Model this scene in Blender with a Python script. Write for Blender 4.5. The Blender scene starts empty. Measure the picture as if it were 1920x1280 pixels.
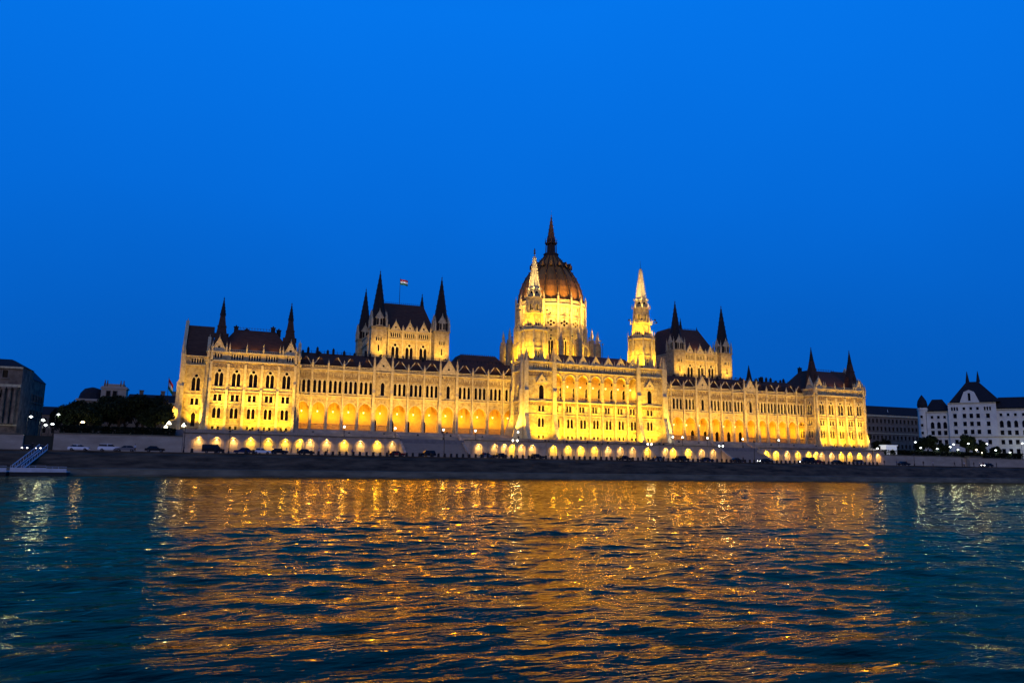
import bpy, math, random
import numpy as np
from mathutils import Vector, Matrix
from mathutils.geometry import tessellate_polygon
random.seed(7)
RNG = np.random.default_rng(5)
PI = math.pi
scn = bpy.context.scene
COL = scn.collection

# ------------------------------------------------------------------ camera
def make_camera():
    cam = bpy.data.cameras.new('camera'); ob = bpy.data.objects.new('camera', cam); COL.objects.link(ob)
    y, p, r = math.radians(20.2), math.radians(9.2), math.radians(0.95)
    fwd = Vector((math.sin(y)*math.cos(p), math.cos(y)*math.cos(p), math.sin(p)))
    right = Vector((math.cos(y), -math.sin(y), 0)); up = right.cross(fwd)
    r2 = right*math.cos(r)+up*math.sin(r); u2 = -right*math.sin(r)+up*math.cos(r)
    M = Matrix(((r2.x, u2.x, -fwd.x, 0), (r2.y, u2.y, -fwd.y, 0), (r2.z, u2.z, -fwd.z, 4.5), (0, 0, 0, 1)))
    ob.matrix_world = M
    cam.sensor_width = 36; cam.lens = 1387/1920*36; cam.clip_start = 0.5; cam.clip_end = 6000
    scn.camera = ob
make_camera()

# ------------------------------------------------------------------ sky, dusk glow, exposure
def make_world():
    w = bpy.data.worlds.new('World'); scn.world = w; w.use_nodes = True
    nt = w.node_tree; nt.nodes.clear()
    out = nt.nodes.new('ShaderNodeOutputWorld'); bg = nt.nodes.new('ShaderNodeBackground')
    tc = nt.nodes.new('ShaderNodeTexCoord'); sep = nt.nodes.new('ShaderNodeSeparateXYZ')
    ramp = nt.nodes.new('ShaderNodeValToRGB'); nz = nt.nodes.new('ShaderNodeTexNoise')
    mr = nt.nodes.new('ShaderNodeMath'); mr.operation = 'MULTIPLY_ADD'
    mr.inputs[1].default_value = 0.10; mr.inputs[2].default_value = -0.05
    ad = nt.nodes.new('ShaderNodeMath'); ad.operation = 'ADD'
    nt.links.new(tc.outputs['Generated'], sep.inputs[0])
    nz.inputs['Scale'].default_value = 3.0; nz.inputs['Detail'].default_value = 5
    nt.links.new(tc.outputs['Generated'], nz.inputs['Vector'])
    nt.links.new(nz.outputs['Fac'], mr.inputs[0]); nt.links.new(mr.outputs[0], ad.inputs[0])
    nt.links.new(sep.outputs['Z'], ad.inputs[1]); nt.links.new(ad.outputs[0], ramp.inputs[0])
    cr = ramp.color_ramp
    cr.elements[0].position = 0.0; cr.elements[0].color = (0.0012, 0.086, 0.42, 1)
    cr.elements[1].position = 0.55; cr.elements[1].color = (0.0012, 0.178, 0.83, 1)
    for pos, c in ((0.16, (0.0012, 0.110, 0.54, 1)), (0.32, (0.0012, 0.143, 0.69, 1)), (0.62, (0.0012, 0.165, 0.78, 1)), (0.75, (0.001, 0.100, 0.48, 1)), (0.87, (0.001, 0.062, 0.31, 1)), (1.0, (0.001, 0.045, 0.24, 1))):
        e = cr.elements.new(pos); e.color = c
    nt.links.new(ramp.outputs[0], bg.inputs[0]); bg.inputs[1].default_value = 1.0
    nt.links.new(bg.outputs[0], out.inputs[0])
make_world()
SUN = bpy.data.lights.new('dusk_glow', 'SUN'); SUN.energy = 0.42; SUN.angle = math.radians(35); SUN.color = (1.0, 0.74, 0.42)
so = bpy.data.objects.new('dusk_glow', SUN); COL.objects.link(so)
so.rotation_euler = (math.radians(72), 0, math.radians(-25))
scn.view_settings.view_transform = 'Standard'; scn.view_settings.look = 'None'
scn.view_settings.exposure = 0; scn.view_settings.gamma = 1; scn.view_settings.use_curve_mapping = False
scn.render.engine = 'CYCLES'
scn.cycles.use_denoising = True; scn.cycles.max_bounces = 4; scn.cycles.diffuse_bounces = 2; scn.cycles.glossy_bounces = 3
scn.cycles.sample_clamp_indirect = 5; scn.cycles.caustics_reflective = False; scn.cycles.caustics_refractive = False
scn.cycles.use_light_tree = True

# ------------------------------------------------------------------ materials
def mat(name, col, rough=0.8, noise=0.0, nscale=0.5, col2=None, bump=0.0, bscale=4.0, metal=0.0, emit=None, estr=0.0, spec=0.5, stretch=(1, 1, 1), joints=0.0):
    m = bpy.data.materials.new(name); m.use_nodes = True; nt = m.node_tree
    b = nt.nodes['Principled BSDF']
    b.inputs['Roughness'].default_value = rough; b.inputs['Metallic'].default_value = metal
    b.inputs['Specular IOR Level'].default_value = spec if rough < 0.5 else spec*0.25
    b.inputs['Base Color'].default_value = (*col, 1)
    geo = nt.nodes.new('ShaderNodeNewGeometry'); mp = nt.nodes.new('ShaderNodeMapping')
    mp.inputs['Scale'].default_value = stretch; nt.links.new(geo.outputs['Position'], mp.inputs[0])
    if noise > 0:
        n = nt.nodes.new('ShaderNodeTexNoise'); n.inputs['Scale'].default_value = nscale; n.inputs['Detail'].default_value = 6
        n.inputs['Roughness'].default_value = 0.65
        nt.links.new(mp.outputs[0], n.inputs['Vector'])
        r = nt.nodes.new('ShaderNodeValToRGB')
        r.color_ramp.elements[0].position = 0.32; r.color_ramp.elements[1].position = 0.68
        c2 = col2 or tuple(c*(1-noise) for c in col)
        r.color_ramp.elements[0].color = (*c2, 1); r.color_ramp.elements[1].color = (*col, 1)
        nt.links.new(n.outputs['Fac'], r.inputs[0]); nt.links.new(r.outputs[0], b.inputs['Base Color'])
    if bump > 0:
        n2 = nt.nodes.new('ShaderNodeTexNoise'); n2.inputs['Scale'].default_value = bscale; n2.inputs['Detail'].default_value = 4
        nt.links.new(mp.outputs[0], n2.inputs['Vector'])
        bp = nt.nodes.new('ShaderNodeBump'); bp.inputs['Strength'].default_value = bump; bp.inputs['Distance'].default_value = 0.15
        nt.links.new(n2.outputs['Fac'], bp.inputs['Height']); nt.links.new(bp.outputs[0], b.inputs['Normal'])
    if emit:
        b.inputs['Emission Color'].default_value = (*emit, 1); b.inputs['Emission Strength'].default_value = estr
    return m
STONE = mat('limestone', (0.60, 0.48, 0.24), 0.85, 0.35, 0.9, (0.26, 0.18, 0.09), 0.8, 2.5)
TRIM = mat('pale_trim_stone', (0.68, 0.57, 0.33), 0.8, 0.35, 1.3, (0.40, 0.31, 0.18), 0.4, 3.0)
CARVED = mat('weathered_carved_stone', (0.42, 0.31, 0.18), 0.9, 0.5, 1.6, (0.15, 0.09, 0.05), 0.8, 3.0)
SLATE = mat('dark_slate_roof', (0.095, 0.048, 0.030), 0.7, 0.4, 0.6, None, 0.6, 3.0, stretch=(1, 1, 3))
SPIREM = mat('dark_spire_slate', (0.030, 0.021, 0.016), 0.6, 0.3, 1.0)
COPPER = mat('brown_dome_cladding', (0.34, 0.155, 0.04), 0.55, 0.35, 0.5, None, 0.3, 3.0, stretch=(1, 1, 0.3))
RIBM = mat('dark_dome_rib', (0.055, 0.035, 0.025), 0.6)
GLASS = mat('dark_window_glass', (0.007, 0.005, 0.004), 0.2, spec=0.08)
IRON = mat('black_iron', (0.02, 0.02, 0.02), 0.5, metal=0.3)
VAULT = mat('arcade_plaster', (0.60, 0.38, 0.12), 0.85, 0.25, 0.8)
TERR = mat('terrace_stone', (0.52, 0.40, 0.28), 0.9, 0.45, 0.5, (0.30, 0.22, 0.15), 0.4, 2.0)
STEPM = mat('grey_stair_stone', (0.30, 0.25, 0.20), 0.9, 0.3, 1.5, stretch=(0.3, 1, 4))
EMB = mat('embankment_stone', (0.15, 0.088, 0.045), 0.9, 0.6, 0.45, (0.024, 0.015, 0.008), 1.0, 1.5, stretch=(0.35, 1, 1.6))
LEDGE = mat('embankment_ledge_stone', (0.20, 0.17, 0.11), 0.85, 0.5, 0.5, (0.07, 0.065, 0.045), 0.6, 2.0, stretch=(0.3, 1, 1))
WALLG = mat('retaining_wall_stone', (0.46, 0.38, 0.28), 0.9, 0.4, 0.25, (0.27, 0.22, 0.16), 0.5, 1.5, stretch=(0.5, 1, 1.5))
ASPH = mat('asphalt', (0.05, 0.048, 0.046), 0.9, 0.3, 2.0)
PAVE = mat('terrace_paving', (0.22, 0.19, 0.17), 0.9, 0.3, 1.0)
DIRT = mat('dark_ground', (0.045, 0.05, 0.04), 0.95, 0.4, 0.2)
BARK = mat('bark', (0.05, 0.035, 0.025), 0.9, 0.4, 3.0)
LEAF = mat('foliage', (0.022, 0.030, 0.010), 0.8, 0.6, 1.2, (0.009, 0.014, 0.005))
LEAF2 = mat('foliage_dark', (0.014, 0.020, 0.008), 0.8, 0.6, 1.5, (0.006, 0.009, 0.004))
DKSTONE = mat('sooty_stone', (0.26, 0.19, 0.13), 0.9, 0.5, 0.4, (0.06, 0.045, 0.035))
DKSTONE2 = mat('grey_facade', (0.26, 0.20, 0.14), 0.9, 0.4, 0.4)
WHITEB = mat('white_stucco', (0.80, 0.76, 0.62), 0.85, 0.2, 0.3, (0.6, 0.56, 0.46), 0.2, 3.0)
WGREY = mat('dull_white_window_trim', (0.5, 0.5, 0.5), 0.8)
NAVY = mat('dark_tiled_roof', (0.025, 0.024, 0.028), 0.7, 0.3, 1.0)
LITW = mat('lit_window', (0.8, 0.8, 0.7), 0.5, emit=(0.9, 1.0, 0.85), estr=1.1)
BULB = mat('warm_lamp_globe', (1, 0.9, 0.7), 0.5, emit=(1.0, 0.88, 0.62), estr=6.0)
BULBC = mat('cold_lamp_globe', (1, 1, 1), 0.5, emit=(0.9, 1.0, 0.92), estr=5.0)
BULBY = mat('yellow_niche_lamp', (1, 0.9, 0.4), 0.5, emit=(1.0, 0.85, 0.25), estr=4.0)
HEADL = mat('headlight', (1, 1, 1), 0.4, emit=(1.0, 0.97, 0.9), estr=14.0)
TAILL = mat('tail_light', (0.3, 0.02, 0.02), 0.4, emit=(1.0, 0.05, 0.03), estr=1.2)
C_BLK = mat('black_car_paint', (0.012, 0.012, 0.014), 0.25, spec=0.15)
C_GRY = mat('grey_car_paint', (0.10, 0.10, 0.11), 0.3)
C_WHT = mat('white_car_paint', (0.70, 0.70, 0.70), 0.3)
C_RED = mat('dark_red_car_paint', (0.14, 0.012, 0.012), 0.3, spec=0.15)
C_BLU = mat('dark_blue_car_paint', (0.012, 0.02, 0.07), 0.3, spec=0.15)
CGLASS = mat('car_glass', (0.01, 0.012, 0.015), 0.1, spec=0.2)
TYRE = mat('rubber', (0.015, 0.015, 0.015), 0.9)
PONT = mat('pale_pontoon_paint', (0.55, 0.58, 0.60), 0.6, 0.3, 0.8)
HULL = mat('dark_pontoon_hull', (0.02, 0.025, 0.03), 0.6)
SKIN = mat('skin', (0.35, 0.22, 0.16), 0.7)
CLO = [mat('dark_clothes', (0.02, 0.02, 0.025), 0.9), mat('red_clothes', (0.22, 0.02, 0.03), 0.9), mat('pale_clothes', (0.45, 0.43, 0.42), 0.9), mat('blue_clothes', (0.03, 0.05, 0.14), 0.9)]
FLR = mat('flag_red', (0.45, 0.03, 0.03), 0.8); FLW = mat('flag_white', (0.8, 0.8, 0.8), 0.8); FLG = mat('flag_green', (0.03, 0.16, 0.06), 0.8)
CLOCKW = mat('bronze_statue', (0.03, 0.03, 0.035), 0.5, metal=0.4)
BOARD = mat('glowing_white_panel', (0.75, 0.75, 0.75), 0.6, emit=(0.9, 0.95, 1.0), estr=0.25)  # faint glow put into the shelter's white panels, which are no lamp

# ------------------------------------------------------------------ mesh builder
class MB:
    def __init__(s): s.v = []; s.f = []; s.M = None; s.m = []
    def add(s, vs, fs, mi=0):
        n = len(s.v)
        if s.M is not None: vs = [s.M @ Vector(q) for q in vs]
        s.v += [tuple(q) for q in vs]; s.f += [tuple(i+n for i in f) for f in fs]; s.m += [mi]*len(fs); return s
    def box(s, x0, x1, y0, y1, z0, z1, mi=0):
        return s.add([(x0, y0, z0), (x1, y0, z0), (x1, y1, z0), (x0, y1, z0), (x0, y0, z1), (x1, y0, z1), (x1, y1, z1), (x0, y1, z1)],
                     [(0, 3, 2, 1), (4, 5, 6, 7), (0, 1, 5, 4), (1, 2, 6, 5), (2, 3, 7, 6), (3, 0, 4, 7)], mi)
    def frus(s, cx, cy, z0, z1, r0, r1, n=8, rot=None, mi=0, cap=True):
        rot = PI/n if rot is None else rot
        a = [(cx+r0*math.cos(rot+2*PI*i/n), cy+r0*math.sin(rot+2*PI*i/n), z0) for i in range(n)]
        if r1 < 1e-4:
            return s.add(a+[(cx, cy, z1)], [(i, (i+1) % n, n) for i in range(n)]+([tuple(range(n))[::-1]] if cap else []), mi)
        b = [(cx+r1*math.cos(rot+2*PI*i/n), cy+r1*math.sin(rot+2*PI*i/n), z1) for i in range(n)]
        return s.add(a+b, [(i, (i+1) % n, n+(i+1) % n, n+i) for i in range(n)]+([tuple(range(n))[::-1], tuple(range(n, 2*n))] if cap else []), mi)
    def lathe(s, cx, cy, prof, n=16, rot=None, mi=0):
        rot = PI/n if rot is None else rot; vs = []; fs = []
        for (r, z) in prof:
            vs += [(cx+r*math.cos(rot+2*PI*i/n), cy+r*math.sin(rot+2*PI*i/n), z) for i in range(n)]
        for k in range(len(prof)-1):
            fs += [(k*n+i, k*n+(i+1) % n, (k+1)*n+(i+1) % n, (k+1)*n+i) for i in range(n)]
        fs += [tuple(range(n))[::-1], tuple(range((len(prof)-1)*n, len(prof)*n))]
        return s.add(vs, fs, mi)
    def prism(s, poly, y0, y1, mi=0, holes=()):   # polygon in (x,z), extruded along y
        loops = [poly]+list(holes); flat = [p for l in loops for p in l]; N = len(flat)
        tr = tessellate_polygon([[Vector((p[0], p[1], 0)) for p in l] for l in loops])
        vs = [(p[0], y0, p[1]) for p in flat]+[(p[0], y1, p[1]) for p in flat]; fs = []
        for t in tr:
            a, b, c = (flat[i] for i in t)
            ar = (b[0]-a[0])*(c[1]-a[1])-(b[1]-a[1])*(c[0]-a[0])
            if abs(ar) < 1e-9: continue
            t = t if ar > 0 else (t[0], t[2], t[1])
            fs.append(tuple(t)); fs.append((t[2]+N, t[1]+N, t[0]+N))
        o = 0
        for li, l in enumerate(loops):
            k = len(l); area = sum(l[i][0]*l[(i+1) % k][1]-l[(i+1) % k][0]*l[i][1] for i in range(k))
            ccw = area > 0
            if li > 0: ccw = not ccw
            for i in range(k):
                j = (i+1) % k
                fs.append((o+j, o+i, o+i+N, o+j+N) if ccw else (o+i, o+j, o+j+N, o+i+N))
            o += k
        return s.add(vs, fs, mi)
    def tube(s, p0, p1, r0, r1=None, n=6, mi=0):
        r1 = r0 if r1 is None else r1
        p0 = Vector(p0); p1 = Vector(p1); d = (p1-p0).normalized(); u = d.orthogonal().normalized(); w = d.cross(u)
        a = [p0+(u*math.cos(2*PI*i/n)+w*math.sin(2*PI*i/n))*r0 for i in range(n)]
        b = [p1+(u*math.cos(2*PI*i/n)+w*math.sin(2*PI*i/n))*r1 for i in range(n)]
        return s.add(a+b, [(i, (i+1) % n, n+(i+1) % n, n+i) for i in range(n)]+[tuple(range(n))[::-1], tuple(range(n, 2*n))], mi)
    def ball(s, c, r, n=8, k=5, sz=1.0, mi=0):
        prof = [(max(1e-3, r*math.sin(PI*i/k)), c[2]-r*sz*math.cos(PI*i/k)) for i in range(k+1)]
        return s.lathe(c[0], c[1], prof, n, mi=mi)
    def mesh(s, name, mats, smooth=False):
        me = bpy.data.meshes.new(name); me.from_pydata(s.v, [], s.f)
        for m in (mats if isinstance(mats, (list, tuple)) else [mats]): me.materials.append(m)
        if any(s.m): me.polygons.foreach_set('material_index', s.m)
        if smooth: me.polygons.foreach_set('use_smooth', [True]*len(s.f))
        me.update(); return me

WP = {}
LIMIT = 290; COUNT = {}; REST = {}
class Joined:                      # stands for a piece that went into the joined remainder of its kind
    def __init__(s, root): s.root = root; s.children = []
def put(name, data, loc=(0, 0, 0), rz=0.0, parent=None, label=None, cat=None, group=None, kind=None, scale=None):
    if parent is not None and data is not None:
        root = parent.root if isinstance(parent, Joined) else parent
        while not isinstance(parent, Joined) and root.parent: root = root.parent
        key = (root.name, name); COUNT[key] = COUNT.get(key, 0)+1
        if isinstance(parent, Joined) or COUNT[key] > LIMIT:
            sc = scale if isinstance(scale, (tuple, list)) else ((scale or 1),)*3
            REST.setdefault(key, []).append((data, Matrix.Translation(Vector(loc)) @ Matrix.Rotation(rz, 4, 'Z') @ Matrix.Diagonal((*sc, 1)), root))
            return Joined(root)
    o = bpy.data.objects.new(name, data); COL.objects.link(o)
    loc = Vector(loc); WP[o.name] = loc
    if parent is not None:
        o.parent = parent; pr = parent.rotation_euler.z
        # parts are given in world place; parent chains keep zero scale/rotation except facade windows, whose children sit at their origin
        d = loc-WP[parent.name]
        if abs(pr) > 1e-9 and d.length > 1e-6: d = Matrix.Rotation(-pr, 3, 'Z') @ d
        o.location = d; o.rotation_euler.z = rz-pr
        o['wrz'] = rz
    else:
        o.location = loc; o.rotation_euler.z = rz
    if scale is not None: o.scale = scale if isinstance(scale, (tuple, list)) else (scale,)*3
    if label: o['label'] = label
    if cat: o['category'] = cat
    if group: o['group'] = group
    if kind: o['kind'] = kind
    return o
def flush_rest():
    for (rn, name), items in REST.items():
        b = MB(); root = items[0][2]
        for data, M, _ in items:
            vs = [M @ v.co for v in data.vertices]; b.add(vs, [tuple(p.vertices) for p in data.polygons])
        o = bpy.data.objects.new(name, b.mesh(name, items[0][0].materials[0])); COL.objects.link(o)
        o.parent = root; o.location = -WP[root.name]; o['kind'] = 'stuff'
def thing(name, label, cat, loc, rz=0.0, group=None): return put(name, None, loc, rz, None, label, cat, group)
def copy_tree(o, loc, rz=None, label=None):
    c = o.copy(); COL.objects.link(c); c.location = loc; WP[c.name] = Vector(loc)
    if rz is not None: c.rotation_euler.z = rz
    if label: c['label'] = label
    for ch in list(o.children):
        d = ch.copy(); COL.objects.link(d); d.parent = c
        for g in list(ch.children):
            e = g.copy(); COL.objects.link(e); e.parent = d
    return c
def light(kind, parent, loc, power, color, target=None, size=0.3, angle=90, blend=0.8):
    L = bpy.data.lights.new('lamp_light', kind); L.energy = power; L.color = color; L.shadow_soft_size = size
    if kind == 'SPOT': L.spot_size = math.radians(angle); L.spot_blend = blend
    o = bpy.data.objects.new('lamp_light', L); COL.objects.link(o)
    loc = Vector(loc)
    if isinstance(parent, Joined): parent = parent.root
    if parent is not None: o.parent = parent; o.location = loc-WP[parent.name]
    else: o.location = loc
    if target is not None: o.rotation_euler = (Vector(target)-loc).to_track_quat('-Z', 'Y').to_euler()
    return o

# polygons in (u, z)
def rect(cx, w, z0, z1): return [(cx-w/2, z0), (cx+w/2, z0), (cx+w/2, z1), (cx-w/2, z1)]
def lancet(cx, w, z0, h, sharp=1.0, n=4):
    r = w*sharp; rise = math.sqrt(max(r*r-(r-w/2)**2, 0.01)); zs = z0+h-rise
    a1 = math.acos((r-w/2)/r); pts = [(cx-w/2, z0), (cx+w/2, z0)]
    for i in range(n+1):
        a = a1*i/n; pts.append((cx+w/2-r+r*math.cos(a), zs+r*math.sin(a)))
    for i in range(n-1, -1, -1):
        a = a1*i/n; pts.append((cx-w/2+r-r*math.cos(a), zs+r*math.sin(a)))
    return pts
def circ(cx, cz, r, n=10): return [(cx+r*math.cos(2*PI*i/n), cz+r*math.sin(2*PI*i/n)) for i in range(n)]
def grow(poly, t):
    xs = [p[0] for p in poly]; zs = [p[1] for p in poly]; cx = (min(xs)+max(xs))/2; cz = (min(zs)+max(zs))/2
    fx = 1+2*t/(max(xs)-min(xs)); fz = 1+2*t/(max(zs)-min(zs))
    return [(cx+(x-cx)*fx, cz+(z-cz)*fz) for x, z in poly]

# ------------------------------------------------------------------ window types: lights as polygons with z = 0 at the sill
WT = {}
def wtype(name, lights, trim=0.14, sill=True, gablet=False, framemat=None, glass=None, sillm=0.3):
    fr = MB(); xs = [p[0] for l in lights for p in l]; zs = [p[1] for l in lights for p in l]
    a, b_, c, d = min(xs)-trim, max(xs)+trim, min(zs)-trim, max(zs)+trim; mx = (a+b_)/2; w = b_-a
    if len(lights) == 1: out = grow(lights[0], trim)
    elif any(len(l) in (8, 10) for l in lights) and len(lights) == 3: out = lancet(mx, w, c, d-c+.1, .75, 5)
    elif len(lights) == 4: out = circ(mx, (c+d)/2, w/2+.15, 16)
    else: out = [(a, c), (b_, c), (b_, d-.12), (mx+w*.25, d), (mx, d+.12), (mx-w*.25, d), (a, d-.12)]
    fr.prism(out, -0.10, 0.05, holes=lights)
    if sill: fr.box(a-sillm, b_+sillm, -0.28, 0.04, c-.18, c+.02)
    if gablet:
        w = (max(xs)-min(xs))/2+0.35; z = max(zs)
        fr.prism([(mx-w, z-0.6), (mx, z+0.9), (mx+w, z-0.6), (mx+w-0.28, z-0.6), (mx, z+0.45), (mx-w+0.28, z-0.6)], -0.22, 0.03)
    panes = []
    for l in lights: panes.append(MB().prism(grow(l, 0.02), 0.42, 0.5).mesh('pane', glass or GLASS))
    WT[name] = dict(lights=lights, frame=fr.mesh('window', framemat or TRIM), panes=panes)
wtype('pair_low', [lancet(-0.68, 1.0, 0, 3.3, 0.8), lancet(0.68, 1.0, 0, 3.3, 0.8)])
wtype('pair_mid', [rect(-0.70, 0.98, 0, 2.1), rect(0.70, 0.98, 0, 2.1)])
wtype('pair_base', [rect(-0.8, 0.8, 0, 1.1), rect(0.8, 0.8, 0, 1.1)], sill=False)
wtype('tracery', [lancet(-0.70, 1.12, 0, 4.4), lancet(0.70, 1.12, 0, 4.4), circ(0, 4.95, 0.52)], 0.18)
wtype('gallery', [lancet(k*0.8, 0.5, 0, 1.7, 0.9, 3) for k in (-2, -1, 0, 1, 2)], 0.06, False)
wtype('gallery3', [lancet(k*0.8, 0.48, 0, 1.5, 0.9, 3) for k in (-1, 0, 1)], 0.06, False)
wtype('gallery2', [lancet(k*0.8, 0.46, 0, 1.4, 0.9, 3) for k in (-0.5, 0.5)], 0.06, False)
wtype('triple', [rect(k*1.12, 0.82, 0, 2.2) for k in (-1, 0, 1)], 0.1)
wtype('trio_tall', [lancet(k*1.62, 1.02, 0, 4.3, 0.75) for k in (-1, 0, 1)], 0.13)
wtype('arch_big', [lancet(0, 1.9, 0, 5.2, 0.7)], 0.3)
wtype('lancet_one', [lancet(0, 1.3, 0, 4.6, 0.9)], 0.22, gablet=True)
wtype('eye', [circ(0, 0, 0.55)], 0.16, False)
wtype('slit', [lancet(0, 0.55, 0, 2.6, 0.9, 3)], 0.1)
wtype('dome_tall', [lancet(-0.62, 0.85, 0, 7.0), lancet(0.62, 0.85, 0, 7.0), circ(0, 7.6, 0.5)], 0.18)
wtype('quatrefoil', [circ(0, 0.72, 0.62, 8), circ(0, -0.72, 0.62, 8), circ(1.2, 0, 0.6, 8), circ(-1.2, 0, 0.6, 8)], 0.1, False)
wtype('dome_gallery', [rect(k*1.25, 0.85, 0, 2.6) for k in (-1, 0, 1)], 0.1, False)
wtype('chamber', [lancet(-0.8, 1.2, 0, 4.6), lancet(0.8, 1.2, 0, 4.6), circ(0, 5.2, 0.55)], 0.2)
wtype('turret_opening', [lancet(-0.62, 0.7, 0, 2.6), lancet(0.62, 0.7, 0, 2.6)], 0.1)
wtype('arcade_door', [lancet(0, 1.9, 0, 4.4, 0.8)], 0.2, False)
wtype('arcade_light', [circ(0, 0, 0.6)], 0.15, False)

def FM(ox, oy, rz): return Matrix.Translation((ox, oy, 0)) @ Matrix.Rotation(rz, 4, 'Z')
def face_pt(ox, oy, rz, u, v=0.0, z=0.0): return FM(ox, oy, rz) @ Vector((u, v, z))
def add_window(parent, ox, oy, rz, typ, u, z):
    return window_at(parent, typ, face_pt(ox, oy, rz, u, 0, z), rz)
def window_at(parent, typ, p, rz, proud=0.0):
    p = Vector(p); w = put('window', WT[typ]['frame'], p, rz, parent)
    q = p+Matrix.Rotation(rz, 3, 'Z') @ Vector((0, -proud, 0))
    for pn in WT[typ]['panes']: put('pane', pn, q, rz, w)
    return w
def wall_face(parent, ox, oy, rz, w, z0, z1, wins=(), arches=(), depth=0.9, m=None, name='wall', bands=()):
    """wall sheet of real thickness, outer side at local y=0, with holes for windows and open arches"""
    holes = []
    for typ, u, z in wins: holes += [[(x+u, zz+z) for x, zz in l] for l in WT[typ]['lights']]
    holes += list(arches)
    holes = [h for h in holes]
    mb = MB(); mb.prism([(-w/2, z0), (w/2, z0), (w/2, z1), (-w/2, z1)], 0, depth, holes=holes)
    mb.v = [(a, b, c-z0) for a, b, c in mb.v]
    o = put(name, mb.mesh(name, m or STONE), (ox, oy, z0), rz, parent)
    for typ, u, z in wins: add_window(parent, ox, oy, rz, typ, u, z)
    for bz, bh, bd in bands:
        b = MB().box(-w/2, w/2, -bd, 0.0, 0, bh).mesh('string_course', TRIM)
        put('string_course', b, (ox, oy, bz), rz, parent)
    return o

# shared ornaments
def pinnacle_mesh(h=3.2, w=0.6, name='pinnacle'):
    b = MB(); b.box(-w/2, w/2, -w/2, w/2, 0, h*0.4)
    b.box(-w*0.62, w*0.62, -w*0.62, w*0.62, h*0.38, h*0.43)
    for a in range(4):
        b.M = Matrix.Rotation(a*PI/2, 4, 'Z'); b.prism([(-w*0.5, h*0.43), (w*0.5, h*0.43), (0, h*0.6)], -w*0.56, -w*0.3)
    b.M = None; b.frus(0, 0, h*0.43, h, w*0.62, 0.03, 4)
    for k in range(3):
        z = h*(0.55+0.12*k); r = w*0.62*(1-(z/h-0.43)/0.57)
        for a in range(4):
            x = r*math.cos(PI/4+a*PI/2); y = r*math.sin(PI/4+a*PI/2); s = 0.06*w/0.6+0.02
            b.box(x-s, x+s, y-s, y+s, z, z+2*s)
    b.frus(0, 0, h*0.97, h*1.04, 0.1, 0.02, 4)
    return b.mesh(name, TRIM)
PIN = pinnacle_mesh(); PINL = pinnacle_mesh(5.0, 0.85)
BUTM = {}
def buttress(parent, x, y, rz, z0, z1, w=0.8, d=1.1, pin=2.6, batter=0.0):
    key = (round(z1-z0, 2), w, d, batter)
    if key not in BUTM:
        h = z1-z0; b = MB()
        b.prism([(0, 0), (0, h), (-d*0.45, h), (-d*0.45, h*0.66), (-d*0.75, h*0.62), (-d*0.75, h*0.33), (-d, h*0.29), (-d-batter, 0)][::-1], -w/2, w/2)
        b.v = [(q[1], q[0], q[2]) for q in b.v]; b.f = [f[::-1] for f in b.f]
        BUTM[key] = b.mesh('buttress', TRIM)
    o = put('buttress', BUTM[key], (x, y, z0), rz, parent)
    if pin:
        p = face_pt(x, y, rz, 0, -d*0.25); put('pinnacle', PIN, (p.x, p.y, z1), rz, parent, scale=(1, 1, pin/3.2))
    return o
def balustrade_mesh(L, h=1.0, step=0.55, m=None, name='balustrade'):
    b = MB(); b.box(-L/2, L/2, -0.18, 0.18, 0, 0.16); b.box(-L/2, L/2, -0.2, 0.2, h-0.18, h)
    n = max(2, int(L/step)); st = L/n
    for i in range(n):
        x = -L/2+st*(i+0.5); b.box(x-0.09, x+0.09, -0.09, 0.09, 0.16, h-0.18)
    return b.mesh(name, m or TRIM)
def spire_mesh(r, h, n=8, crockets=6, m=None, cs=0.14, name='spire', top=1.6, tip=0.1):
    b = MB(); b.frus(0, 0, 0, h, r, tip, n)
    for k in range(crockets):
        t = (k+0.6)/(crockets+0.3); rr = r*(1-t)+tip*t
        for i in range(n):
            a = PI/n+2*PI*i/n; x = rr*math.cos(a); y = rr*math.sin(a)
            b.frus(x*1.06, y*1.06, h*t-cs, h*t+cs*1.4, cs, cs*0.3, 4)
    b.ball((0, 0, h+0.15), 0.26, 6, 4); b.tube((0, 0, h), (0, 0, h+top), 0.05, 0.03, 5)
    return b.mesh(name, m or SPIREM)
def frieze(parent, x, y, rz, w, z, h=1.5, n=None, m=None):
    n = n or max(2, int(w/1.1)); b = MB(); q = w/n/2*.9
    b.box(-w/2, w/2, -.12, 0, -.12, 0); b.box(-w/2, w/2, -.2, 0, h, h+.14)
    for i in range(n):
        u = -w/2+w*(i+.5)/n
        b.prism([(u-q, .1), (u, h*.85), (u+q, .1), (u+q-.15, .1), (u, h*.6), (u-q+.15, .1)], -.16, 0); b.box(u-q-.05, u-q+.07, -.2, 0, 0, h)
    return put('frieze', b.mesh('frieze', m or CARVED), (x, y, z), rz, parent)
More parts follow.
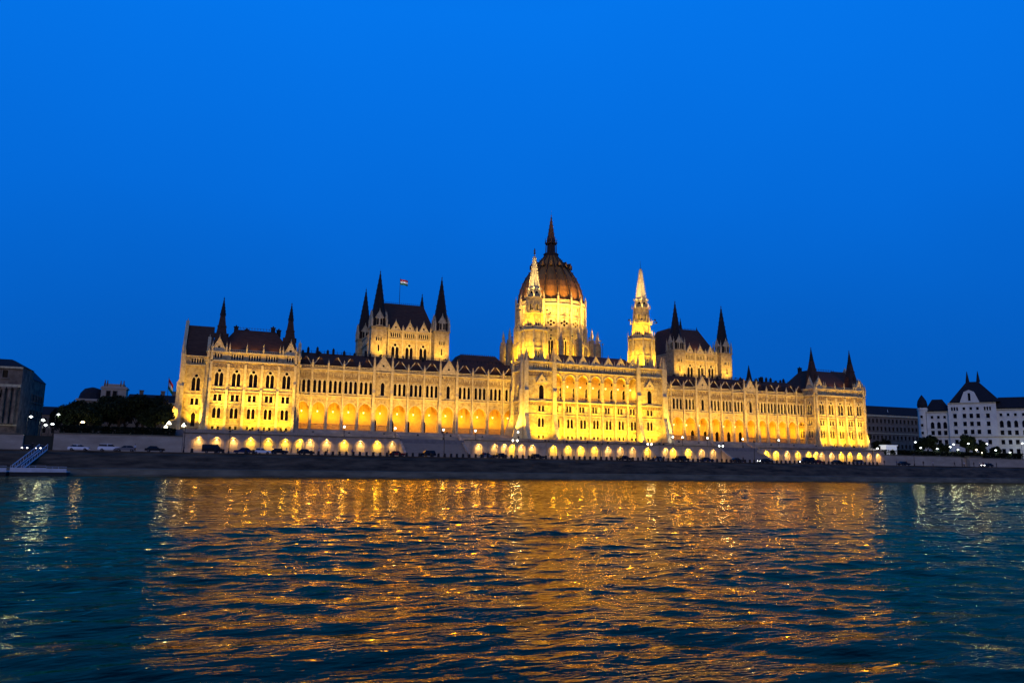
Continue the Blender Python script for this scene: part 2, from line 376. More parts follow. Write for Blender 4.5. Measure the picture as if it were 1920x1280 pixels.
def gable_mesh(w, h, t=0.7, hole=True, m=None, fin=True):
    b = MB(); hl = [circ(0, h*0.36, min(0.42, h*0.14), 8)] if hole else []
    b.prism([(-w/2, 0), (w/2, 0), (0, h)], 0, t, holes=hl)
    L = math.hypot(w/2, h); ux, uz = (w/2)/L, h/L; c = 0.2
    for s in (-1, 1):
        pts = [(s*(w/2+0.1), 0), (s*(w/2+0.1+c*uz), c*ux), (0, h+0.42), (0, h+0.1)]
        b.prism(pts if s > 0 else pts[::-1], -0.15, t+0.1)
        for k in range(4):
            f = (k+0.6)/4.4; x = s*(w/2)*(1-f); z = h*f+0.3; b.box(x-0.1, x+0.1, 0.1, 0.3, z, z+0.28)
    if fin: b.frus(0, t/2, h+0.1, h+1.3, 0.22, 0.04, 4)
    return b.mesh('gable', m or TRIM)
# =================================================================== LARGE STRUCTURE: ground, embankment, water
def sheet(name, x0, x1, y0, y1, z, m, z1=None):
    b = MB(); b.add([(x0, y0, z), (x1, y0, z), (x1, y1, z if z1 is None else z1), (x0, y1, z if z1 is None else z1)], [(0, 1, 2, 3)])
    return put(name, b.mesh(name, m), kind='structure')
X0, X1 = -400, 900
put('ground', MB().add([(-1600, 240.6, 9.4), (3600, 240.6, 9.4), (3600, 3800, 9.4), (-1600, 3800, 9.4)], [(0, 1, 2, 3)]).mesh('ground', DIRT), kind='structure')
put('terrace', MB().box(-17.5, 258.6, 246.2, 320, 9.0, 12.4).box(-14.6, 255.4, 240.6, 246.2, 9.0, 11.2).mesh('terrace', PAVE), kind='structure')
put('ground_edge', MB().box(-56, -46, 240.7, 241.2, 5.0, 9.39).mesh('ground_edge', DIRT), kind='structure')
put('quay_road', MB().add([(X0, 192.6, 5.3), (X1, 192.6, 5.3), (X1, 245.8, 5.3), (X0, 245.8, 5.3)], [(0, 1, 2, 3)]).mesh('quay_road', ASPH), kind='structure')
# embankment: low ledge wall, shelf, battered stone slope, edge coping
e = MB(); prof = [(181.0, -2.5), (181.0, 0.25), (181.25, 0.3), (182.2, 1.25), (182.25, 1.5)]
def strip(prof, x0, x1, nx, mi=0):
    b = MB()
    for i in range(nx+1):
        x = x0+(x1-x0)*i/nx
        for (y, z) in prof: b.v.append((x, y, z))
    k = len(prof)
    for i in range(nx):
        for j in range(k-1): b.f.append((i*k+j, (i+1)*k+j, (i+1)*k+j+1, i*k+j+1)); b.m.append(mi)
    return b
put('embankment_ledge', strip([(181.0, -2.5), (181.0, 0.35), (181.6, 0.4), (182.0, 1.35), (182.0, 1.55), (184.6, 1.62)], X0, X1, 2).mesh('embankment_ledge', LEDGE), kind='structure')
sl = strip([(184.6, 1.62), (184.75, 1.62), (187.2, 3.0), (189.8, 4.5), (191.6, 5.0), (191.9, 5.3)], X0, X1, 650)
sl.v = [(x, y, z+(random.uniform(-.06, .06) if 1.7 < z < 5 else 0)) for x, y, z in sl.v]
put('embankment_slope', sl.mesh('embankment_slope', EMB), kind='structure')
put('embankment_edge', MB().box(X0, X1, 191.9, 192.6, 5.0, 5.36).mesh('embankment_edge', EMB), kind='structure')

# water: one displaced sheet of many small wave trains; finer rows close to the boat
def make_water():
    xs = np.arange(-75, 262, 0.25)
    ys = [4.0]
    while ys[-1] < 181.0: ys.append(ys[-1]+0.085+0.0021*ys[-1])
    ys[-1] = 181.2; ys = np.array(ys)
    XX, YY = np.meshgrid(xs, ys); Z = np.zeros_like(XX)
    dy = np.gradient(ys)[:, None]
    comps = []
    for lam, n, slope in ((19, 4, .010), (9, 6, .018), (4.6, 9, .034), (2.6, 12, .050), (1.5, 16, .060), (0.95, 18, .062), (0.62, 18, .050)):
        for i in range(n):
            L = lam*RNG.uniform(0.75, 1.3); th = RNG.normal(0, 0.5)+math.radians(80)
            comps.append((L, th, slope*math.sqrt(2.0/n), RNG.uniform(0, 2*PI)))
    for L, th, sl_, ph in comps:
        k = 2*PI/L; kx, ky = k*math.cos(th), k*math.sin(th)
        att = np.clip((L/(dy*2.2))-0.9, 0, 1)*(1.0 if L > 1.2 else 0.9)
        Z += att*sl_/k*np.sin(kx*XX+ky*YY+ph+0.7*np.sin(XX*0.11+ph)+0.5*np.sin(YY*0.07-ph))
    gust = 0.75+0.4*np.sin(XX*0.031+0.8)*np.sin(YY*0.05+XX*0.012)+0.25*np.sin(XX*0.09-YY*0.12)
    Z *= np.clip(gust, 0.4, 1.3)
    edge = np.clip(np.minimum(XX-xs[0], xs[-1]-XX)/10, 0, 1)*np.clip((181.2-YY)/6, 0.25, 1)
    Z *= edge
    ny, nx = XX.shape
    co = np.stack([XX, YY, Z], -1).reshape(-1, 3).astype(np.float32)
    idx = np.arange(ny*nx).reshape(ny, nx)
    q = np.stack([idx[:-1, :-1], idx[:-1, 1:], idx[1:, 1:], idx[1:, :-1]], -1).reshape(-1)
    me = bpy.data.meshes.new('water'); nf = (ny-1)*(nx-1)
    me.vertices.add(ny*nx); me.vertices.foreach_set('co', co.ravel())
    me.loops.add(nf*4); me.loops.foreach_set('vertex_index', q.astype(np.int32))
    me.polygons.add(nf); me.polygons.foreach_set('loop_start', np.arange(0, nf*4, 4, dtype=np.int32)); me.polygons.foreach_set('loop_total', np.full(nf, 4, dtype=np.int32))
    me.polygons.foreach_set('use_smooth', np.ones(nf, dtype=bool)); me.update(calc_edges=True)
    m = bpy.data.materials.new('river_water'); m.use_nodes = True; nt = m.node_tree; nt.nodes.clear()
    out = nt.nodes.new('ShaderNodeOutputMaterial'); mix = nt.nodes.new('ShaderNodeMixShader'); fr = nt.nodes.new('ShaderNodeFresnel')
    df = nt.nodes.new('ShaderNodeBsdfDiffuse'); gl = nt.nodes.new('ShaderNodeBsdfGlossy')
    df.inputs['Color'].default_value = (0.002, 0.010, 0.014, 1); gl.inputs['Color'].default_value = (1.0, 0.83, 0.40, 1)   # gold painted into the reflections: gloss tint mutes the sky's blue
    gl.inputs['Roughness'].default_value = 0.045; fr.inputs['IOR'].default_value = 1.20
    geo = nt.nodes.new('ShaderNodeNewGeometry')
    mp = nt.nodes.new('ShaderNodeMapping'); mp.inputs['Scale'].default_value = (0.42, 1.0, 1); nt.links.new(geo.outputs['Position'], mp.inputs[0])
    last = None
    for sc_, dist in ((0.8, 0.15), (2.2, 0.075), (6.0, 0.018)):
        n = nt.nodes.new('ShaderNodeTexNoise'); n.inputs['Scale'].default_value = sc_; n.inputs['Detail'].default_value = 3; n.inputs['Roughness'].default_value = 0.5
        nt.links.new(mp.outputs[0], n.inputs['Vector'])
        bp = nt.nodes.new('ShaderNodeBump'); bp.inputs['Strength'].default_value = 1.0; bp.inputs['Distance'].default_value = dist
        nt.links.new(n.outputs['Fac'], bp.inputs['Height'])
        if last: nt.links.new(last.outputs[0], bp.inputs['Normal'])
        last = bp
    for nd in (fr, gl, df): nt.links.new(last.outputs[0], nd.inputs['Normal'])
    nt.links.new(fr.outputs[0], mix.inputs[0]); nt.links.new(df.outputs[0], mix.inputs[1]); nt.links.new(gl.outputs[0], mix.inputs[2]); nt.links.new(mix.outputs[0], out.inputs[0])
    me.materials.append(m); put('water', me, kind='structure')
    w2 = MB()
    for (a, b_, c, d) in ((-1500, -75, -1500, 181.2), (262, 2500, -1500, 181.2), (-75, 262, -1500, 4.0)):
        w2.add([(a, c, 0), (b_, c, 0), (b_, d, 0), (a, d, 0)], [(0, 1, 2, 3)])
    put('open_water', w2.mesh('open_water', m), kind='structure')
make_water()

# =================================================================== THE PARLIAMENT
CX = 124.5
PB = thing('parliament_building', 'vast floodlit yellow neo-gothic building with central ribbed dome and many spires', 'parliament', (CX, 262, 12.4))
YEL = (1.0, 0.58, 0.01); PALE = (1.0, 0.58, 0.06); KY = 3.4; KP = 4.9; ORG = (1.0, 0.50, 0.01)
FLOODM = MB().box(-0.3, 0.3, -0.2, 0.2, 0, 0.45).frus(0, 0, 0.45, 0.6, 0.3, 0.2, 4).mesh('floodlight', IRON)
FLOODT = MB().box(-0.3, 0.3, -0.2, 0.2, 0, 0.45).frus(0, 0, 0.45, 0.6, 0.3, 0.2, 4).tube((0, 0, -13), (0, 0, 0), .12, .1, 6).mesh('floodlight', IRON)
def flood(pos, target, power, color=YEL, angle=80, size=0.35, blend=0.9):
    o = put('floodlight', FLOODT if 22 < (Vector(pos[:2])-Vector((124.5, 290.5))).length < 24 and pos[2] > 40 else FLOODM, pos, 0, PB)
    light('SPOT', o, Vector(pos)+Vector((0, 0, 0.9)), power*(KP if color is PALE else KY), color, target, size, angle, blend)
def core(x0, x1, y0, y1, z0, z1, m=None, name='wall'):
    cx, cy = (x0+x1)/2, (y0+y1)/2
    return put(name, MB().box(x0-cx, x1-cx, y0-cy, y1-cy, 0, z1-z0).mesh(name, m or STONE), (cx, cy, z0), 0, PB)
def hip_roof(x0, x1, y0, y1, z0, z1, ix, iy, m=None, name='roof'):
    cx, cy = (x0+x1)/2, (y0+y1)/2; a, b = (x1-x0)/2, (y1-y0)/2; c, d = max(a-ix, 0.05), max(b-iy, 0.05)
    mb = MB().add([(-a, -b, 0), (a, -b, 0), (a, b, 0), (-a, b, 0), (-c, -d, z1-z0), (c, -d, z1-z0), (c, d, z1-z0), (-c, d, z1-z0)],
                  [(0, 3, 2, 1), (4, 5, 6, 7), (0, 1, 5, 4), (1, 2, 6, 5), (2, 3, 7, 6), (3, 0, 4, 7)])
    return put(name, mb.mesh(name, m or SLATE), (cx, cy, z0), 0, PB)
def cresting(x0, x1, y, z, h=0.7, step=0.9, m=None):
    b = MB(); b.box(x0-x0, x1-x0, -0.05, 0.05, h*0.55, h*0.62); n = int((x1-x0)/step)
    for i in range(n+1):
        x = (x1-x0)*i/n; b.frus(x, 0, 0, h, 0.12, 0.03, 4)
    return put('cresting', b.mesh('cresting', m or SPIREM), (x0, y, z), 0, PB, kind='stuff')
SPT_TURRET = spire_mesh(1.0, 5.6, 8, 5, None, 0.10, top=0.9)
GAB_T = gable_mesh(4.0, 4.4)
def corner_turret(x, y, side=1):
    """steep slate pyramid with thin spirelet at the wing's corner"""
    b = MB(); b.frus(0, 0, 0, 8.6, 3.7, 1.75, 4); b.frus(0, 0, 8.6, 9.0, 2.0, 1.9, 4); b.frus(0, 0, 9.0, 12.4, 1.65, 1.05, 4)
    for a in range(4):
        b.M = Matrix.Rotation(a*PI/2, 4, 'Z'); b.prism([(-0.4, 5.0), (0.4, 5.0), (0, 6.6)], -2.2, -1.2)
    b.M = None
    t = put('turret_roof', b.mesh('turret_roof', SLATE), (x, y, 37.6), 0, PB)
    put('spire', SPT_TURRET, (x, y, 50.0), 0, t)
# ---- end wings
GAL_B = balustrade_mesh(26.9, 1.0)
def wing(cx, outer):           # outer = -1: outside is to the left
    y = 252; w = 26.9; z0 = 12.4
    x0, x1 = cx-w/2, cx+w/2
    wins = []
    for k in range(-2, 3):
        u = 5.15*k
        wins += [('pair_base', u, 12.9), ('pair_low', u, 16.5), ('pair_mid', u, 21.9), ('tracery', u, 26.6)]
    for u in (-5.3, 0, 5.3): wins.append(('gallery', u, 35.3))
    wins += [('gallery3', -11.0, 35.5), ('gallery3', 11.0, 35.5)]
    wall_face(PB, cx, y, 0, w, z0, 37.6, wins, bands=((14.6, .25, .25), (20.6, .25, .2), (25.0, .3, .25), (34.4, .45, .45), (37.35, .35, .35)))
    core(x0+.0, x1, y+.9, 277, z0, 37.6)
    # inner return (two bays) and outer side
    for s in (-1, 1):
        xx = x1 if s > 0 else x0; rz = PI/2*s
        oy = y+5
        wn = []
        for u in (-2.4, 2.4): wn += [('pair_low', u, 16.5), ('pair_mid', u, 21.9), ('tracery', u, 26.6)]
        wn.append(('gallery', 0, 35.4))
        wall_face(PB, xx+s*0.9, oy, rz, 10.0, z0, 37.6, wn, bands=((20.6, .25, .2), (25.0, .3, .25), (34.4, .45, .45), (37.35, .35, .35)))
        put('gable', GAB_T, (xx+s*0.9, y+2.2, 37.6), rz, PB)
        buttress(PB, xx+s*0.9, y+5, rz, z0, 33.5, .7, 1.0, 0)
    for k in range(-2, 3): frieze(PB, cx+5.15*k, y, 0, 4.3, 32.7, 1.5, 4); frieze(PB, cx+5.15*k, y, 0, 4.3, 23.95+.45, .5, 4)
    for k in range(-3, 3):
        x = cx+5.15*(k+.5); buttress(PB, x, y, 0, z0, 33.8 if -3 < k < 2 else 37.7, .75, 1.0, 0 if -3 < k < 2 else 3.2, 0.9)
        if -3 < k < 2: put('pinnacle', PIN, (x, y-.1, 37.6), 0, PB, scale=(.7, .7, 1))
    for s in (-1, 1):
        put('gable', GAB_T, (cx+s*11.0, y-.05, 37.6), 0, PB)
        put('pinnacle', PINL, (cx+s*13.9, y-.3, 35.6), 0, PB, scale=(.8, .8, .95))
        put('pinnacle', PINL, (cx+s*8.7, y-.1, 37.4), 0, PB, scale=(.6, .6, .7))
        corner_turret(cx+s*10.7, y+4.2)
    put('balustrade', balustrade_mesh(17, .9), (cx, y+.3, 37.7), 0, PB)
    hip_roof(x0+1, x1-1, y+2.4, 278, 37.7, 47.0, 6.0, 9.5)
    cresting(cx-7.0, cx+7.0, 262.2, 47.0, .8)
    for k in range(-2, 3):
        flood((cx+5.15*k, y-5.3, 12.3), (cx+5.15*k, y+1.5, 19.5), (1900, 900, 2300, 2300, 2300)[k+2] if outer < 0 else 2300, YEL, 105)
    for k in (-1, 0, 1): flood((cx+6*k, y+1.2, 37.7), (cx+6*k, y+6, 42), 260, ORG, 90)
    for s in (-1, 1): flood((cx+s*9.4, y-6.5, 12.6), (cx+s*8, y+2, 36), 9000, PALE, 60)
    flood((cx, y-6.5, 12.6), (cx, y+2, 36), 9000, PALE, 60)
    # outer set-back bay with stepped gable end
    s = outer; bx = (x0-4.0) if s < 0 else (x1+4.0); by = 262
    wall_face(PB, bx, by, 0, 8.2, z0, 37.0, [('tracery', 0, 25.6), ('pair_mid', 0, 21.0), ('gallery', 0, 34.6), ('lancet_one', 0, 14.0)],
              bands=((24.2, .25, .2), (33.7, .4, .4), (36.8, .3, .3)))
    core(bx-4.1, bx+4.1, by+.9, 296, z0, 37.0)
    b = MB(); ex = s*4.1
    b.add([(-4.1, 0, 0), (4.1, 0, 0), (4.1, 17, 0), (-4.1, 17, 0), (-4.1, 8.5, 11.4), (4.1, 8.5, 11.4)], [(0, 1, 5, 4), (2, 3, 4, 5), (0, 4, 3), (1, 2, 5)])
    put('roof', b.mesh('roof', SLATE), (bx, by, 37.0), 0, PB)
    put('gable', gable_mesh(17, 12.6, .8, True, None), (bx+s*4.9, by+8.5, 37.0), PI/2*s, PB)
    for yy, h in ((by-.4, 37.5), (by+5.5, 38.5), (by+11.5, 38.5)):
        buttress(PB, bx+s*4.1, yy, PI/2*s, z0, h, 1.1, 2.0, 4.5, 2.2)
    buttress(PB, bx+s*4.0, by, 0, z0, 36.0, 1.1, 1.6, 4.0, 1.2); buttress(PB, bx-s*3.0, by, 0, z0, 30.0, .8, 1.0, 3, .6)
    flood((bx, by-3.5, 12.6), (bx, by+2, 24), 2600, YEL, 80); flood((bx-s*1.5, by-7, 12.6), (bx, by+2, 34), 6000, PALE, 60)
    flood((bx+s*9, by-6, 12.6), (bx+s*5, by+6, 30), 8000, PALE, 70)
wing(3.95, -1); wing(2*CX-3.95, 1)

# ---- arcaded ranges between wings and centre
AY = 257.5
PIERM = {}
def arcade_bay(x, w, door=False, pav=False, vg=False, lit=1.0):
    """one bay: open pointed arch below, three tall lights (or one gabled light) above"""
    aw = w-1.0 if not pav else 4.3
    arch = lancet(0, aw, 14.0, 9.4, 0.62, 6)
    if pav: wins = [('lancet_one', 0, 26.4)]
    else: wins = [('trio_tall', 0, 26.5)]
    wall_face(PB, x, AY, 0, w, 12.4, 35.0, wins, [arch], .9, bands=((25.3, .35, .3), (34.2, .4, .4)))
    # arch moulding, ornament band of little gables
    b = MB(); b.prism(grow(arch, .28), -0.14, 0.0, holes=[arch])
    put('arch_moulding', b.mesh('arch_moulding', TRIM), (x, AY, 0), 0, PB)
    b = MB()
    n = 6 if not pav else 4
    for i in range(n):
        u = (i-(n-1)/2)*(w*0.92/n); q = w*.92/n*.46
        z = 32.0 if not pav else 33.0
        b.prism([(u-q, z-.5), (u, z+1.3), (u+q, z-.5), (u+q-.16, z-.5), (u, z+.85), (u-q+.16, z-.5)], -.16, 0)
        b.box(u-.06, u+.06, -.12, 0, z-.6, z-.2)
    put('blind_tracery', b.mesh('blind_tracery', CARVED), (x, AY, 0), 0, PB)
    put('parapet', balustrade_mesh(w, .75, .5, TRIM, 'parapet'), (x, AY-.1, 35.0), 0, PB)
    if not door: put('balustrade', balustrade_mesh(aw, 2.0, .42, CARVED), (x, AY+.4, 14.0), 0, PB)
    # vaulted bay behind with its back wall and hanging lantern
    bw = [('arcade_light', -w*.27, 22.0), ('arcade_door', -w*.27, 14.0)] if door else ([('arcade_door', -w*.27, 14.2)] if pav else [])
    wall_face(PB, x, AY+5.0, 0, w, 13.4, 25.6, bw, [], .5, VAULT, 'loggia_wall')
    b = MB(); n = 8; vs = []
    for j in (0.9, 5.0):
        for i in range(n+1):
            a = PI*i/n; vs.append((-w/2*math.cos(a), AY+j, 21.0+3.6*math.sin(a)))
    b.add(vs, [(i, i+1, n+2+i, n+1+i) for i in range(n)])
    put('vault', b.mesh('vault', VAULT), (x, 0, 0), 0, PB)
    put('loggia_floor', MB().box(-w/2, w/2, AY-.3, AY+5, 12.4, 13.95).mesh('loggia_floor', STONE), (x, 0, 0), 0, PB)
    lan = MB().tube((0, 0, .35), (0, 0, 3.6), .03, mi=1).frus(0, 0, -.2, .35, .16, .24, 6)
    l = put('lantern', lan.mesh('lantern', [BULBY, IRON]), (x, AY+2.8, 20.2), 0, PB)
    light('POINT', l, (x, AY+2.6, 18.8), 900*lit, ORG if not pav else (1, .52, .02), size=.9)
    # roof gablet
    if pav:
        put('gable', gable_mesh(w, 5.0), (x, AY-.3, 35.0), 0, PB)
        rb = MB().add([(-w/2, 0, 0), (w/2, 0, 0), (0, 0, 4.8), (-w/2, 9, 0), (w/2, 9, 0), (0, 9, 4.8)], [(0, 2, 5, 3), (1, 4, 5, 2)])
        put('roof', rb.mesh('roof', SLATE), (x, AY, 35.2), 0, PB)
        for s in (-1, 1):
            buttress(PB, x+s*w/2, AY, 0, 12.4, 36.5, .9, 1.3, 4.2, .4)
    else:
        rb = MB().add([(-w/2+.3, 0, 0), (w/2-.3, 0, 0), (0, 0, 3.6), (-w/2+.3, 7, 0), (w/2-.3, 7, 0), (0, 7, 3.6)], [(0, 1, 2), (0, 2, 5, 3), (1, 4, 5, 2)])
        put('dormer', rb.mesh('dormer', SLATE), (x, AY+.7, 35.3), 0, PB)
        cb = MB()
        for s in (vg if isinstance(vg, tuple) else (-1, 1)):
            a = (s*(w/2-.15), 35.5-35.3); c = (0, 3.9)
            pts = [(a[0], a[1]), (a[0]+s*.0, a[1]+.5), (s*.5, c[1]-.35), (s*.5, c[1]-.75)]
            cb.prism(pts[::-1] if s > 0 else pts, -.2, .15)
        put('coping', cb.mesh('coping', TRIM), (x, AY+.7, 35.3), 0, PB)
    for s in (-1,):
        if not pav: buttress(PB, x+s*w/2, AY, 0, 12.4, 35.3, .55, .8, 2.6, .2)
bays = []
xx = 17.6
for i in range(5): bays.append((xx+2.61, 5.22, False, False, (1,) if i % 2 == 0 else (-1,))); xx += 5.22
bays.append((xx+3.15, 6.3, False, True, True)); xx += 6.3
for i in range(3): bays.append((xx+2.9, 5.8, True, False, (-1, 1))); xx += 5.8
bays.append((xx+3.15, 6.3, False, True, True)); xx += 6.3
rem = (97.5-xx)/4
for i in range(4): bays.append((xx+rem/2, rem, False, False, (-1, 1))); xx += rem
for x, w, d, p, vg in bays:
    arcade_bay(x, w, d, p, vg); arcade_bay(2*CX-x, w, d, p, tuple(-v for v in vg) if isinstance(vg, tuple) else vg)
for s in (0, 1):
    a, b_ = (17.4, 97.5) if s == 0 else (2*CX-97.5, 2*CX-17.4)
    core(a, b_, AY+5.5, 280, 12.4, 26.0); core(a, b_, AY+.9, 280, 26.0, 35.0)
    hip_roof(a, b_, AY+1.2, 277, 35.0, 41.2, 0.0, 8.5)
    cresting(a+1, b_-1, AY+9.8, 41.2, 1.1, 1.5)
    # balustraded step in front
    put('plinth', MB().box(a, b_, 0, .5, 0, 1.4).mesh('plinth', TERR), (0, 251.5, 12.4), 0, PB)
    n = 7
    for i in range(n):
        x = a+(b_-a)*(i+.5)/n
        flood((x, 246.6, 12.5), (x, AY+2, 31), 5200 if (s == 0) else 5600, PALE, 75)
# mid roofs behind the ranges
for s in (0, 1):
    a, b_ = (79.5, 101.0) if s == 0 else (2*CX-101.0, 2*CX-79.5)
    core(a, b_, 278, 300, 12.4, 41.0); hip_roof(a, b_, 277, 301, 41.0, 46.8, 3.4, 8.0); cresting(a+3.5, b_-3.5, 285.2, 46.8, .6)
# chimneys and vents on the roofs
VM = [MB().box(-.4, .4, -.35, .35, -2, h).frus(0, 0, h, h+.5, .3, .12, 6).mesh('roof_vent', SPIREM) for h in (.9, 1.4, 2.0)]
rv = random.Random(3)
for s_ in (0, 1):
    xx_ = 20.0
    while xx_ < 78:
        px_ = xx_ if s_ == 0 else 2*CX-xx_
        if not 44 < xx_ < 75 or rv.random() < .4: put('roof_vent', rv.choice(VM), (px_, AY+rv.uniform(8, 11), 40.8), 0, PB)
        xx_ += rv.uniform(1.4, 4.2)
for x, y, z, h in ((-2.5, 268, 46, 2.4), (1, 269, 46, 1.8), (9.5, 266, 46, 2.6), (11.5, 268, 46, 2.2), (240, 270, 45, 3.6), (246, 268, 45, 2.6), (222, 275, 40, 3.6), (212, 276, 40, 2.6), (26, 272, 40, 1.9), (57, 273, 40, 1.6)):
    put('chimney', MB().box(-.7, .7, -.6, .6, 0, h).box(-.85, .85, -.75, .75, h, h+.25).frus(0, 0, h+.25, h+.8, .35, .2, 6).mesh('chimney', SPIREM), (x, y, z), 0, PB)

# ---- central river block
CY0 = 247
def central():
    wins = []; arches = []
    for k in range(7):
        u = 5.27*(k-3)
        wins += [('pair_base', u, 12.8), ('pair_low', u, 16.8), ('triple', u, 22.5)]
        arches.append(lancet(u, 4.15, 26.8, 9.5, 0.6, 6))
    for k in range(7): wins += [('gallery2', 5.27*(k-3)-1.25, 38.2), ('gallery2', 5.27*(k-3)+1.25, 38.2)]
    wall_face(PB, CX, CY0, 0, 37.2, 12.4, 40.3, wins, arches, .9, bands=((15.0, .25, .3), (21.1, .3, .25), (25.8, .45, .5), (37.0, .4, .45), (40.0, .35, .4)))
    core(CX-18.6, CX+18.6, CY0+.9, 262, 12.4, 26.4); core(CX-18.6, CX+18.6, CY0+5.6, 275, 26.4, 40.3)
    core(CX-18.6, CX+18.6, CY0+.9, CY0+5.6, 37.2, 40.3)
    for k in range(7):
        x = CX+5.27*(k-3); arch = arches[k]
        b = MB(); u0 = 5.27*(k-3)
        a2 = [(p[0]-u0, p[1]) for p in arch]; b.prism(grow(a2, .3), -.16, 0, holes=[a2])
        put('arch_moulding', b.mesh('arch_moulding', TRIM), (x, CY0, 0), 0, PB)
        put('balustrade', balustrade_mesh(4.15, 1.3, .42, CARVED), (x, CY0+.4, 26.8), 0, PB)
        wall_face(PB, x, CY0+5.0, 0, 5.27, 26.5, 37.2, [('arch_big', -1.1, 27.0), ('arcade_light', -1.1, 34.0)], [], .5, VAULT, 'loggia_wall')
        l = put('lantern', MB().tube((0, 0, .35), (0, 0, 3.0), .03, mi=1).frus(0, 0, -.2, .35, .16, .24, 6).mesh('lantern', [BULBY, IRON]), (x, CY0+2.4, 32.0), 0, PB)
        light('POINT', l, (x, CY0+2.2, 30.6), 800, (1, .55, .05), size=.4)
        put('gable', gable_mesh(3.7, 3.1, .6), (x, CY0-.1, 40.3), 0, PB)
        for s in (-1, 1): put('pinnacle', PIN, (x+s*2.63, CY0+.1, 40.0), 0, PB, scale=(.55, .55, .72))
        flood((x, CY0-5.6, 11.3), (x, CY0+2, 20), 3000, YEL, 100)
        # column pair
        for s in (-1, 1):
            put('column', MB().frus(0, 0, 0, .3, .3, .26, 8).frus(0, 0, .3, 4.2, .2, .2, 8).frus(0, 0, 4.2, 4.6, .2, .36, 8).mesh('column', TRIM), (x+s*2.3, CY0-.25, 29.2), 0, PB)
    for k in range(7): frieze(PB, CX+5.27*(k-3), CY0, 0, 4.8, 24.95, .75, 5); frieze(PB, CX+5.27*(k-3), CY0, 0, 4.8, 37.4, .55, 6)
    for k in range(6): buttress(PB, CX+5.27*(k-2.5), CY0, 0, 12.4, 36.8, .5, .7, 0, .3)
    for k in range(5): flood((CX-16+8*k, CY0-9.2, 11.4), (CX-16+8*k, CY0+2, 37), 15000, YEL, 50)
    hip_roof(CX-18.6, CX+18.6, CY0+1.5, 275, 40.3, 45.2, 1, 9)
central()
def ctower(cx, s):   # s=-1 left
    w = 11.4; x0, x1 = cx-w/2, cx+w/2; y0 = CY0-.8
    u0 = (102.2-cx) if s < 0 else (2*CX-102.2-cx)
    wins = [('pair_base', u0, 12.8), ('pair_low', u0, 16.9), ('pair_mid', u0, 22.4), ('arch_big', u0, 26.9), ('gallery3', u0-2.2, 37.9), ('gallery3', u0+1.8, 37.9)]
    wall_face(PB, cx, y0, 0, w, 12.4, 40.6, wins, bands=((15.0, .25, .3), (21.1, .3, .25), (25.8, .4, .4), (36.8, .4, .45), (40.2, .4, .5)))
    core(x0+.0, x1, y0+.9, 262, 12.4, 40.6)
    ox = x0-.9 if s < 0 else x1+.9
    wall_face(PB, ox, y0+5.6, PI/2*s, 11.2, 12.4, 40.6, [('arch_big', -s*1.0, 26.9), ('pair_mid', 0, 22.4), ('gallery3', 0, 37.9)], bands=((21.1, .3, .25), (25.8, .4, .4), (36.8, .4, .45), (40.2, .4, .5)))
    put('gable', gable_mesh(4.0, 3.0, .4), (cx+u0, y0-.45, 32.6), 0, PB)
    for bx in (x0+.2, x1-.2): buttress(PB, bx, y0, 0, 12.4, 40.5, 1.5, 1.6, 5.0, 2.4)
    for yy in (y0+.6, y0+9.5): buttress(PB, ox, yy, PI/2*s, 12.4, 40.5, 1.3, 1.4, 4.0, 2.2)
    for bx in (x0+.5, x1-.5): put('pinnacle', PINL, (bx, y0+.5, 40.6), 0, PB)
    T = (cx, y0+6.6)
    frieze(PB, cx, y0, 0, 8.6, 35.2, 1.4, 8); frieze(PB, cx, y0, 0, 8.6, 24.7, .9, 8)
    # octagonal stages
    def stage(z0, z1, r, name='tower_stage'):
        return put(name, MB().frus(0, 0, 0, z1-z0, r, r*(.985 if r > 4.5 else .88), 8).mesh(name, STONE), (T[0], T[1], z0), 0, PB)
    cb = math.cos(PI/8)
    def stage_wins(z, r, typ, pins=None, ph=3.0, band=None):
        rr = r*cb+.03
        for k in range(8):
            a = k*PI/4; ox_, oy_ = T[0]+rr*math.sin(a), T[1]-rr*math.cos(a)
            if typ:
                for tt, zz in (typ if isinstance(typ, list) else [(typ, z)]): 
                    if math.cos(a) > -.1: window_at(PB, tt, face_pt(ox_, oy_, a, 0, -.05, zz), a, .47)
            if pins:
                a2 = a+PI/8; put('pinnacle', PIN, (T[0]+(r+.25)*math.sin(a2), T[1]-(r+.25)*math.cos(a2), pins), 0, PB, scale=(.5, .5, ph/3.2))
    def ring(z, r, h=.4): put('string_course', MB().frus(0, 0, 0, h, r, r, 8).mesh('string_course', TRIM), (T[0], T[1], z), 0, PB)
    stage(40.6, 52.6, 4.95); ring(45.6, 5.15, .3); ring(52.3, 5.4, .5)
    stage_wins(42, 4.95, 'slit', 52.6, 3.4)
    for k in range(8):
        a = k*PI/4+PI/8; bx, by = T[0]+4.9*math.sin(a), T[1]-4.9*math.cos(a); buttress(PB, bx, by, a, 40.6, 52.4, .55, .8, 0, .5)
    for k in range(8):
        a = k*PI/4; r_ = 5.1*cb; put('balustrade', balustrade_mesh(3.8, 1.1, .4), (T[0]+r_*math.sin(a), T[1]-r_*math.cos(a), 52.8), a, PB)
    stage(52.6, 59.2, 4.05); ring(58.8, 3.85, .4); stage_wins(53.6, 3.9, [('gallery2', 54.0)], 58.6, 2.6)
    stage(59.2, 65.4, 3.4); ring(65.0, 3.15, .35); stage_wins(60, 3.25, 'slit', 65.0, 2.0)
    stage(65.4, 68.6, 2.65); ring(68.3, 2.5, .35); stage_wins(66, 2.55, [('eye', 67.0)], 68.4, 1.0)
    put('spire', spire_mesh(2.15, 12.6, 8, 12, TRIM, .2, top=.3, tip=.5), (T[0], T[1], 68.7), 0, PB)
